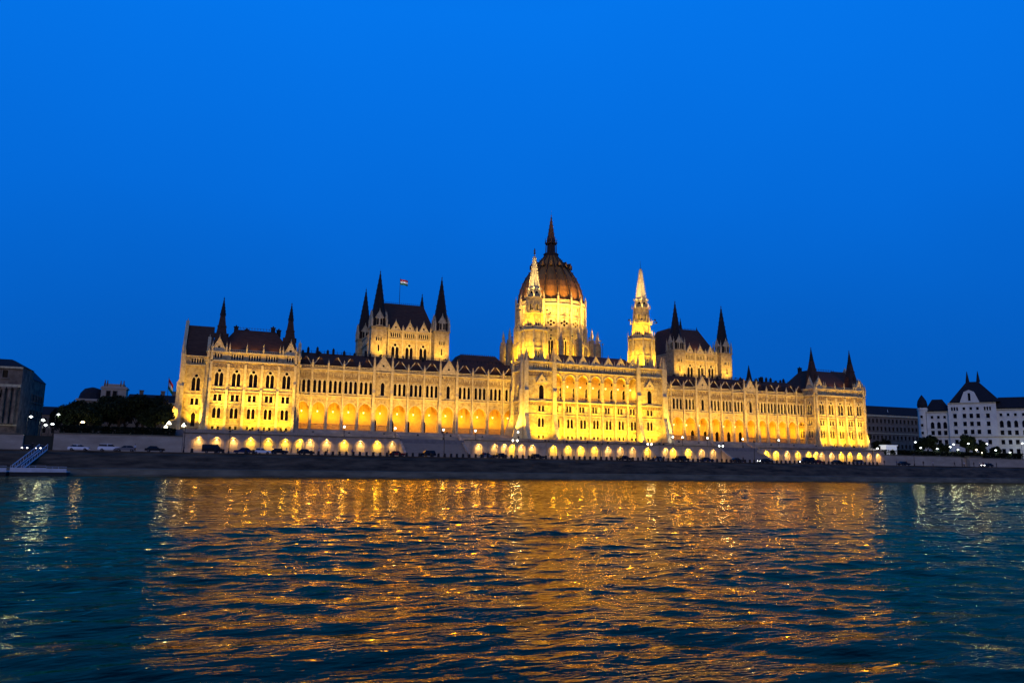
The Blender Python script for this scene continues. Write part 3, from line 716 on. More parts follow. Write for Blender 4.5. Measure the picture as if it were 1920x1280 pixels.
    b = MB().tube((0, 0, 0), (0, 0, 3.6), .09, .04, 5).ball((0, 0, .3), .28, 6, 4)
    if s < 0: b.frus(0, 0, 1.1, 3.0, .38, .2, 6).ball((0, 0, 3.2), .2, 6, 4).tube((-.5, 0, 2.4), (.5, 0, 2.7), .1, .08, 5)
    put('finial', b.mesh('finial', CLOCKW), (T[0], T[1], 81.2), 0, PB)
    for a in (-78, -28, 28, 78):
        a = math.radians(a); bx, by = T[0]+6.3*math.sin(a), T[1]-6.3*math.cos(a)
        put('lamp_bracket', MB().tube((-3.0*math.sin(a), 3.0*math.cos(a), -.3), (0, 0, 0), .09, .06, 5).mesh('lamp_bracket', TRIM), (bx, by, 59.6), 0, PB)
        flood((bx, by, 59.6), (T[0], T[1], 79.5), 15000, (1, .72, .26), 26, .3)
    # floods
    flood((cx, y0-5.6, 11.6), (cx+u0, y0+2, 22), 4600, YEL, 120)
    flood((cx+s*9.5, y0+1.5, 12.6), (ox, y0+6, 22), 3800, YEL, 85); flood((cx+s*9.5, y0-4, 12.6), (ox, y0+6, 35), 9000, PALE, 70); flood((cx, y0-8.5, 11.4), (cx+u0*.5, y0+2, 35), 11000, YEL, 55)
    for a in (-70, -25, 25, 70):
        a = math.radians(a); fx, fy = T[0]+9.5*math.sin(a), T[1]-9.5*math.cos(a)
        fx2, fy2 = T[0]+8.2*math.sin(a), T[1]-8.2*math.cos(a)
        fz = 41 if abs(fy2-y0) < 99 else 41
        flood((fx2, max(fy2, y0+.4), 40.8), (T[0], T[1], 51), 2900, YEL, 100)
        flood((T[0]+6.5*math.sin(a), T[1]-6.5*math.cos(a), 52.9), (T[0], T[1], 65), 2200, YEL, 90)
ctower(CX-22.9, -1); ctower(CX+22.9, 1)

# ---- dome
DX, DY = CX, 290.5
def dome():
    core(DX-20, DX+20, 272, 312, 12.4, 44.5)
    N = 16; R = 14.9; cb = math.cos(PI/N); side = 2*R*math.sin(PI/N)
    for k in range(N):
        a = 2*PI*k/N; ox, oy = DX+R*cb*math.sin(a), DY-R*cb*math.cos(a)
        wall_face(PB, ox, oy, a, side, 44.5, 71.0, [('dome_tall', 0, 47.2), ('quatrefoil', 0, 61.4), ('dome_gallery', 0, 65.6)], depth=.7, bands=((59.2, .3, .2), (64.2, .35, .3), (69.2, .5, .45)))
        put('parapet', balustrade_mesh(side, .9, .45, TRIM, 'parapet'), (ox, oy, 70.6), a, PB)
        a2 = a+PI/N; bx, by = DX+R*math.sin(a2), DY-R*math.cos(a2)
        buttress(PB, bx, by, a2, 44.5, 70.6, .9, 1.5, 0, .6)
        put('pinnacle', PINL, (DX+(R+.4)*math.sin(a2), DY-(R+.4)*math.cos(a2), 70.6), a2, PB, scale=(.75, .75, .85))
        # outer ring piers with flying buttresses
        R2 = 20.6; px, py = DX+R2*math.sin(a2), DY-R2*math.cos(a2)
        put('pier', MB().box(-.8, .8, -1.3, 1.3, 0, 11.6).box(-.6, .6, -1.0, 1.0, 11.6, 13).mesh('pier', STONE), (px, py, 41.5), a2, PB)
        put('pinnacle', PINL, (px, py, 54.3), a2, PB, scale=(.9, .9, 1.05))
        fb = MB(); fb.prism([(0, 9.0), (0, 8.2), (-5.2, 12.2), (-5.2, 13.2)], -.35, .35)
        fb.v = [(q[1], -q[0]-R2+R2, q[2]) for q in fb.v]
        put('flying_buttress', fb.mesh('flying_buttress', TRIM), (px, py, 41.5), a2, PB)
    put('drum_core', MB().frus(0, 0, 0, 26.5, R-1.2, R-1.2, N).mesh('drum_core', SPIREM), (DX, DY, 44.5), 0, PB)
    put('chapel_ring', MB().frus(0, 0, 0, 3.2, 19.6, 19.6, N).frus(0, 0, 3.2, 5.0, 19.9, 15.2, N).mesh('chapel_ring', STONE), (DX, DY, 41.5), 0, PB)
    prof = [(14.3, 0), (14.25, 1.5), (13.9, 4.0), (13.3, 6.5), (12.3, 9.2), (11.0, 11.9), (9.4, 14.4), (7.6, 16.7), (6.0, 18.6), (4.6, 20.4), (3.4, 21.8), (2.8, 22.8)]
    nsub = 16; b = MB()
    # each of the 16 sectors bulges slightly between its ribs
    M_ = 64; vs = []; fs = []
    for (r, z) in prof:
        for i in range(M_):
            t = (i % 4)/4; blg = 1-0.022*abs(math.cos(PI*t)) if i % 4 else 0.965
            a = PI/16+2*PI*i/M_; vs.append((r*blg*math.cos(a), r*blg*math.sin(a), z))
    for k in range(len(prof)-1):
        fs += [(k*M_+i, k*M_+(i+1) % M_, (k+1)*M_+(i+1) % M_, (k+1)*M_+i) for i in range(M_)]
    b.add(vs, fs); put('dome_shell', b.mesh('dome_shell', COPPER), (DX, DY, 71.2), 0, PB)
    rb = MB()
    for k in range(len(prof)-1):
        rb.tube((prof[k][0]+.05, 0, prof[k][1]), (prof[k+1][0]+.05, 0, prof[k+1][1]), .30 if k < 8 else .24, n=5)
    for k in range(1, 10): rb.box(prof[k][0]+.2, prof[k][0]+.55, -.12, .12, prof[k][1], prof[k][1]+.4)
    rm = rb.mesh('dome_rib', RIBM)
    for k in range(16): put('dome_rib', rm, (DX, DY, 71.2), 2*PI*k/16+PI/16, PB)
    dm = MB().prism([(-.55, 0), (.55, 0), (.55, .9), (0, 2.0), (-.55, .9)], -1.2, .6).mesh('dormer', RIBM)
    for k in range(16):
        a = 2*PI*k/16; put('dormer', dm, (DX+8.1*math.sin(a), DY-8.1*math.cos(a), 87.6), a, PB)
    # lantern and spire
    put('lantern_base', MB().frus(0, 0, 0, 1.0, 3.3, 3.1, 8).frus(0, 0, 1.0, 1.4, 3.4, 3.4, 8).mesh('lantern_base', RIBM), (DX, DY, 93.4), 0, PB)
    lt = MB(); lt.frus(0, 0, 0, 4.6, 1.5, 1.4, 8); lt.frus(0, 0, 4.6, 5.1, 2.6, 2.5, 8)
    for i in range(8):
        a = PI/8+i*PI/4; lt.tube((2.3*math.cos(a), 2.3*math.sin(a), 0), (2.2*math.cos(a), 2.2*math.sin(a), 4.6), .24, .2, 5); lt.frus(2.5*math.cos(a), 2.5*math.sin(a), 4.6, 7.4, .3, .03, 4)
    put('lantern', lt.mesh('lantern', RIBM), (DX, DY, 94.8), 0, PB)
    put('spire', spire_mesh(1.95, 12.6, 8, 7, RIBM, .17, top=2.2), (DX, DY, 99.8), 0, PB)
    for k in range(-4, 5):
        a = 2*PI*(k+.0)/16; fx, fy = DX+22.8*math.sin(a), DY-22.8*math.cos(a)
        flood((fx, fy, 43.5), (DX+6*math.sin(a), DY-6*math.cos(a), 57), 6800, YEL, 80)
        if abs(k) < 4: flood((DX+29.5*math.sin(a*.9), DY-29.5*math.cos(a*.9), 45.3), (DX+5*math.sin(a), DY-5*math.cos(a), 85), 38000, (1, .58, .10), 34)
        if abs(k) < 4: flood((DX+22.5*math.sin(a), DY-22.5*math.cos(a), 54.6), (DX+7*math.sin(a), DY-7*math.cos(a), 84), 4000, (1, .58, .10), 45)
dome()

# ---- chamber blocks
def chamber(cx, s, k_):
    x0, x1, y0, y1 = cx-12.3, cx+12.3, 274.5, 309.0
    z0, z1 = 12.4, 50.2
    w = x1-x0
    wall_face(PB, cx, y0, 0, w, 34, z1+2.6, [('chamber', u, 42.0) for u in (-5.4, 0, 5.4)]+[('gallery', u, 50.2) for u in (-5.4, 0, 5.4)], bands=((41.0, .3, .3), (49.2, .4, .4), (52.5, .3, .3)), m=STONE)
    core(x0, x1, y0+.9, y1, z0, z1+2.6)
    L = y1-y0
    for sx in (-1, 1):
        wall_face(PB, cx+sx*(w/2+.9), (y0+y1)/2, PI/2*sx, L, 34, z1+2.6, [('chamber', u, 42.0) for u in (-10, -4, 4, 10)]+[('gallery', u, 50.2) for u in (-10, -4, 4, 10)], bands=((49.2, .4, .4), (52.5, .3, .3)))
    for u in (-5.4, 0, 5.4): put('gable', gable_mesh(3.4, 3.2, .5), (cx+u, y0-.1, z1+2.6), 0, PB)
    for u in (-8.1, -2.7, 2.7, 8.1):
        buttress(PB, cx+u, y0, 0, 38, z1+2.6, .5, .7, 2.2)
    for u in range(-5, 6): 
        put('pinnacle', PIN, (cx+u*2.1, y0+.3, z1+2.6), 0, PB, scale=(.35, .35, .5))
    hip_roof(x0+1.5, x1-1.5, y0+2.0, y1-1, z1+2.4, 65.6, 3.0, 10.5)
    cresting(x0+4.6, x1-4.6, y0+12.6, 65.6, .8, .8)
    for (tx, ty) in ((cx-12.1, y0+.6), (cx+12.1, y0+.6), (cx-12.1, y1-1), (cx+12.1, y1-1)):
        put('turret', MB().box(-2.9, 2.9, -2.9, 2.9, 0, 18.0).box(-3.2, 3.2, -3.2, 3.2, 18.0, 18.5).mesh('turret', STONE), (tx, ty, 35.0), 0, PB)
        put('turret', MB().box(-2.2, 2.2, -2.2, 2.2, 0, 3.4).mesh('turret', SPIREM), (tx, ty, 53.5), 0, PB)
        for a_ in range(4):
            rz = a_*PI/2; p = face_pt(tx, ty, rz, 0, -2.95)
            for tt, zz in (('gallery3', 48.0), ('slit', 44.0)):
                if a_ != 2: window_at(PB, tt, (p.x, p.y, zz), rz, .46)
            p2 = face_pt(tx, ty, rz, 0, -2.9)
            window_at(PB, 'turret_opening', (p2.x, p2.y, 54.0), rz, .0)
            put('gable', gable_mesh(2.8, 2.6, .4, False), (p2.x, p2.y, 56.6), rz, PB)
            for sx in (-1,):
                q = face_pt(tx, ty, rz, -2.75, -2.75); put('pinnacle', PINL, (q.x, q.y, 53.2), 0, PB, scale=(.75, .75, 1.15))
        put('spire', spire_mesh(2.9, 18.0, 8, 9, SPIREM, .15, top=1.2), (tx, ty, 56.9), PI/8*0, PB)
    for u in (-12, -4, 4, 12):
        flood((cx+u, y0-8.5, 41.4), (cx+u*.9, y0+2, 49), 1500 if abs(u) < 10 else 1500, PALE, 85)
    flood((cx+(x0-cx)-9, y0+6, 41.5), (x0, y0+8, 48), 1300, PALE, 90)
    if s > 0: flood((cx+1, y0+1.6, 53), (cx+1, y0+7, 58), 420, ORG, 90)
chamber(59.4, -1, 0); chamber(2*CX-59.4, 1, 1)
# far roof turrets beyond the right range
for x, y, z, h in ((229.0, 292, 36, 16), (205.5, 300, 50, 20)):
    put('turret', MB().frus(0, 0, 0, h*.55, 1.6, 1.4, 8).frus(0, 0, h*.55, h, 1.5, .08, 8).mesh('turret', SPIREM), (x, y, z), 0, PB)
# flag on the left chamber roof
def flag(label, x, y, z, h, fw, fh, droop=False):
    f = thing('flag', label, 'flag', (x, y, z))
    put('flagpole', MB().tube((0, 0, 0), (0, 0, h), .12, .06, 6).ball((0, 0, h), .15, 6, 4).mesh('flagpole', IRON), (x, y, z), 0, f)
    b = MB(); nx = 8
    for st in range(3):
        vs = []
        for i in range(nx+1):
            for j in (0, 1):
                t = i/nx; zz = h-.2-(st+j)*fh/3-(.35*fh*t*(1.8 if droop else .5))
                xw = fw*t*(.45 if droop else 1); vs.append((xw, .25*math.sin(t*7+st*.4)*(1+droop), zz))
        b.add(vs, [(2*i, 2*i+1, 2*i+3, 2*i+2) for i in range(nx)], st)
        vs2 = [(q[0], q[1]+.03, q[2]) for q in vs]; b.add(vs2, [(2*i, 2*i+2, 2*i+3, 2*i+1) for i in range(nx)], st)
    put('flag_cloth', b.mesh('flag_cloth', [FLR, FLW, FLG]), (x, y, z), 0, f)
    return f
ff = flag('small flag flying on the pole above the left square chamber roof', 57.6, 288, 65.6, 10.8, 3.2, 2.3)
light('SPOT', ff, (55.5, 284, 66.5), 2600, (1, .95, .85), (59.2, 288, 75.2), .2, 25)
flag('drooping tricolour flag on a pole left of the building', -21.6, 262, 12.4, 17.0, 3.2, 3.4, True)

# =================================================================== TERRACE WALLS, STAIRS, RETAINING WALLS
TY = 240.0
def terrace_wall(label, x0, x1, niches, endl=False, endr=False):
    cx = (x0+x1)/2; w = x1-x0
    t = thing('terrace_wall', label, 'wall', (cx, TY, 5.3))
    holes = [lancet(n-cx, 2.5, 6.6, 3.5, .62, 5) for n in niches]
    b = MB().prism([(-w/2, 0), (w/2, 0), (w/2, 5.9), (-w/2, 5.9)], 0, .75, holes=[[(x, z-5.3) for x, z in h] for h in holes])
    put('wall', b.mesh('wall', TERR), (cx, TY, 5.3), 0, t)
    put('niche_back', MB().box(-w/2, w/2, .75, 1.0, 0, 5.6).mesh('niche_back', WALLG), (cx, TY, 5.3), 0, t)
    put('coping', MB().box(-w/2, w/2, -.35, .7, 0, .28).mesh('coping', LEDGE), (cx, TY, 11.2), 0, t)
    put('plinth', MB().box(-w/2, w/2, -.3, 0, 0, .7).mesh('plinth', WALLG), (cx, TY, 5.3), 0, t)
    put('balustrade', balustrade_mesh(w, .85, .6, TERR), (cx, TY+1.0, 11.3), 0, t)
    pm = MB().box(-.35, .35, -.25, 0, 0, 5.9).mesh('pilaster', TERR)
    for n in niches:
        l = put('niche_lamp', MB().frus(0, 0, 0, .3, .16, .2, 8).mesh('niche_lamp', BULBY), (n, TY+.35, 9.35), 0, t)
        k = random.choice((.45, .6, 1, 1.25, .8))
        cc = (1, .62, .04) if k > .7 else (1, .60, .16)
        light('POINT', l, (n, TY+.25, 9.1), 260*k, cc, size=.3)
        light('SPOT', l, (n, TY-.45, 10.5), 2300*k, cc, (n, TY-.1, 5.3), .15, 125, 1.0)
        put('pilaster', pm, (n-2.3, TY, 5.3), 0, t)
    return t
terrace_wall('low brown terrace wall with glowing yellow niches below the taller nearer end wing', -14.6, 50.0,
             [-10.3, -5.3, -.6, 4.3, 9.4, 14.4, 18.8, 21.9, 26.9, 32.3, 37.4, 42.8, 47.6])
terrace_wall('long terrace wall with small yellow niche lamps below the dome', 72.0, 174.0,
             [77, 82.7, 86.2, 89.1, 92.4, 96.4, 104.4, 110, 115, 120.4, 125.8, 130.8, 135.8, 142, 149.7, 152.9, 159.5, 165.4, 170.6])
terrace_wall('terrace wall with pale yellow niches below the smaller distant end wing', 192.0, 255.4,
             [195.2, 199.8, 205.3, 210.5, 215.9, 219.6, 222.6, 227.6, 232.5, 237, 242.1, 247.3, 252.2])
def upper_step(x0, x1, label):
    t = thing('terrace_step_wall', label, 'wall', ((x0+x1)/2, 246, 11.2)); w = x1-x0
    put('wall', MB().box(-w/2, w/2, 0, .5, 0, 1.2).mesh('wall', TERR), ((x0+x1)/2, 245.8, 11.2), 0, t)
    put('coping', MB().box(-w/2, w/2, -.12, .6, 0, .2).mesh('coping', WALLG), ((x0+x1)/2, 245.8, 12.4), 0, t)
for a, b_, l in ((-14.6, 50, 'narrow upper step wall in front of the nearer end wing'), (72, 97, 'short upper step wall beside the dome end of the steps'), (151.5, 174, 'short upper step wall between dome block and far steps'), (192, 255.4, 'narrow upper step wall before the smaller distant end wing')):
    upper_step(a, b_, l)
def stairs(x0, x1, label):
    t = thing('stairs', label, 'stairs', ((x0+x1)/2, 238, 5.3)); w = x1-x0; n = 36; b = MB()
    for i in range(n):
        b.box(-w/2, w/2, i*14.6/n, 14.8, i*7.1/n, (i+1)*7.1/n)
    put('step', b.mesh('step', STEPM), ((x0+x1)/2, 231.6, 5.3), 0, t, kind='stuff')
    for s in (-1, 1):
        c = MB().prism([(0, 0), (14.8, 0), (14.8, 8.0), (0, .9)], -.4, .4); c.v = [(q[1], q[0], q[2]) for q in c.v]; c.f = [f[::-1] for f in c.f]
        put('parapet', c.mesh('parapet', TERR), ((x0+x1)/2+s*(w/2+.4), 231.6, 5.3), 0, t)
stairs(50.8, 71.2, 'grey stone stairs between the two glowing terrace walls nearer the tall wing')
stairs(174.8, 191.2, 'grey stone stairs beyond the dome leading up to the farther arcade')
def ret_wall(label, x0, x1, z1, y=TY, m=None, z2=None):
    t = thing('retaining_wall', label, 'wall', ((x0+x1)/2, y, 5.3)); w = x1-x0; z2 = z1 if z2 is None else z2
    put('wall', MB().prism([(-w/2, 0), (w/2, 0), (w/2, z2-5.3), (-w/2, z1-5.3)], 0, .9).mesh('wall', m or WALLG), ((x0+x1)/2, y, 5.3), 0, t)
    put('coping', MB().prism([(-w/2, 0), (w/2, z2-z1), (w/2, z2-z1+.3), (-w/2, .3)], -.15, 1.0).mesh('coping', LEDGE), ((x0+x1)/2, y, z1), 0, t)
ret_wall('plain grey retaining wall below the dark trees', -47.7, -14.7, 10.1)
ret_wall('short grey wall below the dark pillared house', -90, -55.0, 9.6)
ret_wall('low grey quay wall beyond the floodlit wings below the park trees', 255.5, 299.5, 9.6)
ret_wall('low pale quay wall in front of the white palace', 300.5, 520, 9.3, z2=8.6)
g = thing('gate_pier', 'pale stone gate house standing on the quay by the white palace', 'gate house', (300.0, 238.6, 5.3))
put('wall', MB().box(-3.6, 3.6, 0, 1.6, 0, 4.4).box(-1.2, 1.2, -.1, 0, 0, 3.0).mesh('wall', WALLG), (306, 238.2, 5.3), 0, g)
put('roof', MB().box(-4.0, 4.0, -.4, 2.0, 0, .4).mesh('roof', LEDGE), (306, 238.2, 9.7), 0, g)

# =================================================================== OTHER BUILDINGS
wtype('town', [rect(0, 1.5, 0, 2.2)], .2, framemat=WHITEB)
wtype('town_arch', [lancet(0, 1.6, 0, 3.4, .7)], .2, framemat=WHITEB)
wtype('town_small', [rect(0, 1.1, 0, 1.4)], .15, framemat=WHITEB)
wtype('town_triple', [rect(k*1.1, .75, 0, 1.8) for k in (-1, 0, 1)], .15, framemat=WHITEB)
wtype('sooty', [rect(0, 1.4, 0, 2.3)], .2, framemat=DKSTONE2)
wtype('sooty_lit', [rect(0, 1.4, 0, 2.3)], .2, framemat=DKSTONE2, glass=LITW)
def roof_on(t, M, x0, x1, y0, y1, z0, z1, ix, iy, m=NAVY):
    a, b_, c, d = x0+ix, x1-ix, y0+iy, y1-iy; p = M @ Vector((0, 0, 0))
    mb = MB().add([(x0, y0, 0), (x1, y0, 0), (x1, y1, 0), (x0, y1, 0), (a, c, z1-z0), (b_, c, z1-z0), (b_, d, z1-z0), (a, d, z1-z0)],
                  [(0, 3, 2, 1), (4, 5, 6, 7), (0, 1, 5, 4), (1, 2, 6, 5), (2, 3, 7, 6), (3, 0, 4, 7)])
    return put('roof', mb.mesh('roof', m), (p.x, p.y, z0), t['rz_'], t)
# white palace
O = (324.5, 282.0); RZ = math.radians(-50)
wp = thing('palace', 'white stuccoed palace with tall dark roof, two spikes and a central gable', 'palace', (*O, 9.4)); wp['rz_'] = RZ
MW = FM(*O, RZ)
def wseg(u0, u1, z1, wins, v=0.0, depth=16, bands=()):
    p = MW @ Vector(((u0+u1)/2, v, 0))
    wall_face(wp, p.x, p.y, RZ, u1-u0, 9.4, z1, [(t_, u-(u0+u1)/2, z) for t_, u, z in wins], depth=.7, m=WHITEB, bands=bands)
    q = MW @ Vector(((u0+u1)/2, v+.7, 0)); put('wall', MB().box(-(u1-u0)/2, (u1-u0)/2, 0, depth, 0, z1-9.4).mesh('wall', WHITEB), (q.x, q.y, 9.4), RZ, wp)
bd = ((19.8, .5, .35),)
wseg(3.6, 13.2, 32.8, [(t_, u, z) for u in (6, 8.8, 11.5) for t_, z in (('town_small', 29.2), ('town_arch', 24.2), ('town', 21.0), ('town', 16.5), ('town', 12.2))], bands=bd+((32.2, .6, .5),))
wseg(13.2, 33.4, 36.8, [(t_, u, z) for u in (20, 22.9, 25.7) for t_, z in (('town_small', 33.2), ('town', 29.2), ('town', 25.3), ('town', 21.4), ('town', 16.5), ('town', 12.2))]
     + [(t_, u, z) for u in (16, 29.8) for t_, z in (('town_triple', 32.9), ('town', 29.2), ('town', 25.3), ('town', 21.4), ('town', 16.5), ('town', 12.2))], v=-1.2, bands=bd+((36.3, .5, .4),))
wseg(33.4, 47, 33.6, [(t_, u, z) for u in (35.2, 38.1, 41.0, 44.2) for t_, z in (('town_small', 30.0), ('town_arch', 24.6), ('town', 21.0), ('town', 16.5), ('town', 12.2))], bands=bd+((33.0, .6, .5),))
wseg(47, 66, 36.8, [(t_, u, z) for u in (49.6, 53, 57, 61) for t_, z in (('town', 32.0), ('town', 28.0), ('town_arch', 24.0), ('town', 16.5))], v=-1.2, bands=bd+((36.3, .5, .4),))
for (u0, u1, v0, v1, z0, z1, ix, iy) in ((3, 14.5, 1, 17, 33.4, 39.3, 3.5, 5), (33, 48, 1, 17, 34.2, 39.6, 2, 5), (48, 66, 0, 17, 37.3, 44, 3, 5), (14.0, 35.6, 0, 20, 37.3, 48.0, 8.2, 8.6)):
    roof_on(wp, MW, u0, u1, v0, v1, z0, z1, ix, iy)
for u in (22.8, 27.4):
    p = MW @ Vector((u, 9.5, 0)); put('roof_spike', MB().frus(0, 0, 0, 1.6, .9, .7, 8).frus(0, 0, 1.6, 5.6, .7, .08, 8).mesh('roof_spike', NAVY), (p.x, p.y, 47.9), 0, wp)
p = MW @ Vector((22.6, -1.3, 0))
put('gable', MB().prism([(-4.2, 0), (4.2, 0), (2.2, 5.2), (0, 6.2), (-2.2, 5.2)], 0, 1.0, holes=[rect(0, 1.1, .8, 4.6)]).mesh('gable', WHITEB), (p.x, p.y, 36.9), RZ, wp)
put('gable_window', MB().box(-.55, .55, .4, .5, .8, 4.6).mesh('gable_window', GLASS), (p.x, p.y, 36.9), RZ, wp)
p = MW @ Vector((2.0, 2.2, 0))
ct = put('corner_turret', MB().frus(0, 0, 0, 25.4, 2.3, 2.3, 12).frus(0, 0, 24.2, 24.8, 2.6, 2.6, 12).mesh('corner_turret', WHITEB), (p.x, p.y, 9.4), 0, wp)
put('turret_roof', MB().lathe(0, 0, [(2.2, 0), (2.4, 1.6), (2.0, 3.6), (1.1, 5.2), (.15, 6.6)], 12).mesh('turret_roof', NAVY), (p.x, p.y, 34.8), 0, ct)
for z in (29.5, 25.2, 21.4, 16.5): window_at(wp, 'town_small', MW @ Vector((1.4, -.15, z)), RZ, .46)
# long dark building behind
o2 = thing('long_building', 'long dark building with flat slate roof between the wings and the white palace', 'building', (362, 330, 9.4)); o2['rz_'] = 0
wn = []
for k in range(18):
    for t_, z in (('sooty', 30), ('sooty', 25.5), ('sooty', 20.5), ('sooty', 15.5)): wn.append((t_, -25.5+3*k, z))
wall_face(o2, 358, 330, 0, 56, 9.4, 34.8, wn, depth=.6, m=DKSTONE2, bands=((33.6, 1.0, .6), (23.8, .4, .3)))
put('wall', MB().box(-28, 28, 0, 16, 0, 25.4).mesh('wall', DKSTONE2), (358, 330.6, 9.4), 0, o2)
roof_on(o2, Matrix.Translation((358, 330, 0)), -28.3, 28.3, -.4, 17, 34.8, 40.0, .5, 3.5)
put('roof_finial', MB().frus(0, 0, 0, 3.2, .5, .05, 6).mesh('roof_finial', WHITEB), (357, 331, 35.0), 0, o2)
# dark pillared house at the picture's edge
o3 = thing('classical_house', 'soot dark classical house with giant columns and attic at the water end of the square', 'building', (-66, 262, 9.4)); o3['rz_'] = 0
wn = [('sooty', 2.6, 27.0), ('sooty', 6.5, 27.0), ('sooty_lit', 2.6, 17.0), ('sooty', 6.5, 21), ('sooty', -3, 27), ('sooty', -3, 20), ('sooty_lit', 0, 13.2), ('sooty', -9, 27), ('sooty', -9, 20)]
wall_face(o3, -73.2, 262, 0, 22, 9.4, 30.4, wn, depth=.7, m=DKSTONE, bands=((24.2, .8, .7), (29.8, .6, .5), (12.6, .4, .4)))
put('wall', MB().box(-11, 11, 0, 12, 0, 21).mesh('wall', DKSTONE), (-73.2, 262.7, 9.4), 0, o3)
put('wall', MB().box(-11, 11, 0, 19, 0, 18.6).mesh('wall', DKSTONE), (-73.6, 274.7, 9.4), 0, o3)
for x in (-66.4, -64.9, -63.4): put('column', MB().frus(0, 0, 0, .5, .65, .6, 10).frus(0, 0, .5, 10.4, .5, .42, 10).box(-.6, .6, -.6, .6, 10.4, 11).mesh('column', DKSTONE), (x, 261.3, 13.2), 0, o3)
roof_on(o3, Matrix.Translation((-73.2, 262, 0)), -11.3, 11.3, -.5, 13, 30.4, 33.0, 4.5, 4.5)
roof_on(o3, Matrix.Translation((-73.6, 275, 0)), -11.2, 11.2, 0, 19, 28.0, 31.5, 3, 4)
for y in range(5): window_at(o3, 'sooty', (-62.15, 276+y*3.6, 21), PI/2, .47); window_at(o3, 'sooty', (-62.15, 276+y*3.6, 16), PI/2, .47)
# town house with domed roof
o4 = thing('domed_house', 'pale attic house with rounded dark roof above the black trees', 'building', (-52, 340, 9.4)); o4['rz_'] = 0
put('wall', MB().box(-9, 9, 0, 18, 0, 16.5).mesh('wall', DKSTONE2), (-52, 340, 9.4), 0, o4)
put('cornice', MB().box(-9.4, 9.4, -.4, .3, 0, .8).mesh('cornice', WALLG), (-52, 340, 25.9), 0, o4)
put('roof', MB().lathe(0, 0, [(5.0, 0), (5.0, 2.2), (4.3, 4.8), (2.9, 6.6), (.5, 7.3)], 14).mesh('roof', NAVY), (-56.6, 345.4, 24.5), 0, o4)
b = MB().box(-4.6, 4.6, 0, 6, 0, 5.6).box(-5.0, 5.0, -.3, 6.3, 4.6, 5.1).box(-3.6, 3.6, .2, 5, 5.6, 6.6)
put('attic', b.mesh('attic', WALLG), (-48.3, 341, 26.6), 0, o4)
for x in (-50.2, -47.8): window_at(o4, 'sooty', (x, 340.9, 28.0), 0, .47)
for x in (-51.8, -50.9, -46.0, -44.9): put('statue', MB().frus(0, 0, 0, 1.0, .5, .4, 6).frus(0, 0, 1.0, 2.3, .4, .15, 6).ball((0, 0, 2.5), .25, 6, 4).mesh('statue', DKSTONE), (x, 341.5, 32.0 if -52 < x < -44.5 else 31.6), 0, o4)
for x in range(-8, 9, 3):
    for z in (21.5, 17): window_at(o4, 'sooty', (-52+x, 339.9, z), 0, .47)
o5 = thing('roofed_house', 'low grey house with chimneys behind the trees next to the floodlit wing', 'building', (-30, 320, 9.4)); o5['rz_'] = 0
wall_face(o5, -25, 320, 0, 32, 9.4, 25.0, [('sooty' if k % 3 else 'sooty', -13.5+3*k, z) for k in range(10) for z in (21, 16.5, 12)], depth=.6, m=DKSTONE2, bands=((24.2, .7, .5),))
put('wall', MB().box(-16, 16, 0, 14, 0, 15.6).mesh('wall', DKSTONE2), (-25, 320.6, 9.4), 0, o5)
roof_on(o5, Matrix.Translation((-25, 320, 0)), -16.3, 16.3, -.4, 15, 25.0, 28.2, 1, 5)
for x in (-36.2, -28.5, -24.5): put('chimney', MB().box(-.7, .7, -.5, .5, 0, 3.0).box(-.85, .85, -.65, .65, 3.0, 3.3).mesh('chimney', DKSTONE), (x, 325, 26.6), 0, o5)
o6 = thing('street_house', 'dark house far down the street beside the pillared house', 'building', (-86, 400, 9.4)); o6['rz_'] = 0
wall_face(o6, -80, 400, 0, 26, 9.4, 22.5, [('sooty', -11+3.6*k, z) for k in range(7) for z in (18.5, 14)], depth=.6, m=DKSTONE)
put('wall', MB().box(-13, 13, 0, 14, 0, 13.1).mesh('wall', DKSTONE), (-80, 400.6, 9.4), 0, o6)
roof_on(o6, Matrix.Translation((-80, 400, 0)), -13.3, 13.3, -.4, 15, 22.5, 26.5, 1, 5)
# white shelter by the far end wing
o7 = thing('kiosk', 'small white shelter with open dark archway under the dark park trees', 'kiosk', (264.6, 246, 9.4))
put('wall', MB().prism([(-3, 0), (3, 0), (3, 4.2), (-3, 4.2)], 0, 3.0, holes=[lancet(.6, 3.2, .05, 2.9, .6)]).mesh('wall', BOARD), (264.6, 244.5, 9.6), 0, o7)
put('roof', MB().box(-3.3, 3.3, -.4, 3.4, 0, .35).mesh('roof', BOARD), (264.6, 244.5, 13.8), 0, o7)

# =================================================================== TREES
def crown_mesh(seed, n, rx, rz, m, clumps=9):
    rg = random.Random(seed); b = MB()
    cs = [(rg.uniform(-.62, .62)*rx, rg.uniform(-.6, .6)*rx, rg.uniform(-.45, .6)*rz, rg.uniform(.3, .52)) for _ in range(clumps)]+[(0, 0, 0, .62)]
    for i in range(n):
        cx, cy, cz, cr = rg.choice(cs); a = rg.uniform(0, 2*PI); u = rg.uniform(-1, 1); r = cr*(rg.random()**.4)
        x = cx+r*rx*math.cos(a)*math.sqrt(1-u*u); y = cy+r*rx*math.sin(a)*math.sqrt(1-u*u); z = cz+r*rz*u
        s = rg.uniform(.16, .42); d = Vector((rg.gauss(0, 1), rg.gauss(0, 1), rg.gauss(0, 1))).normalized(); e1 = d.orthogonal().normalized()*s; e2 = d.cross(e1)*.7
        c = Vector((x, y, z)); b.add([c-e1, c-e2, c+e1, c+e2], [(0, 1, 2, 3)])
    return b.mesh('crown', m)
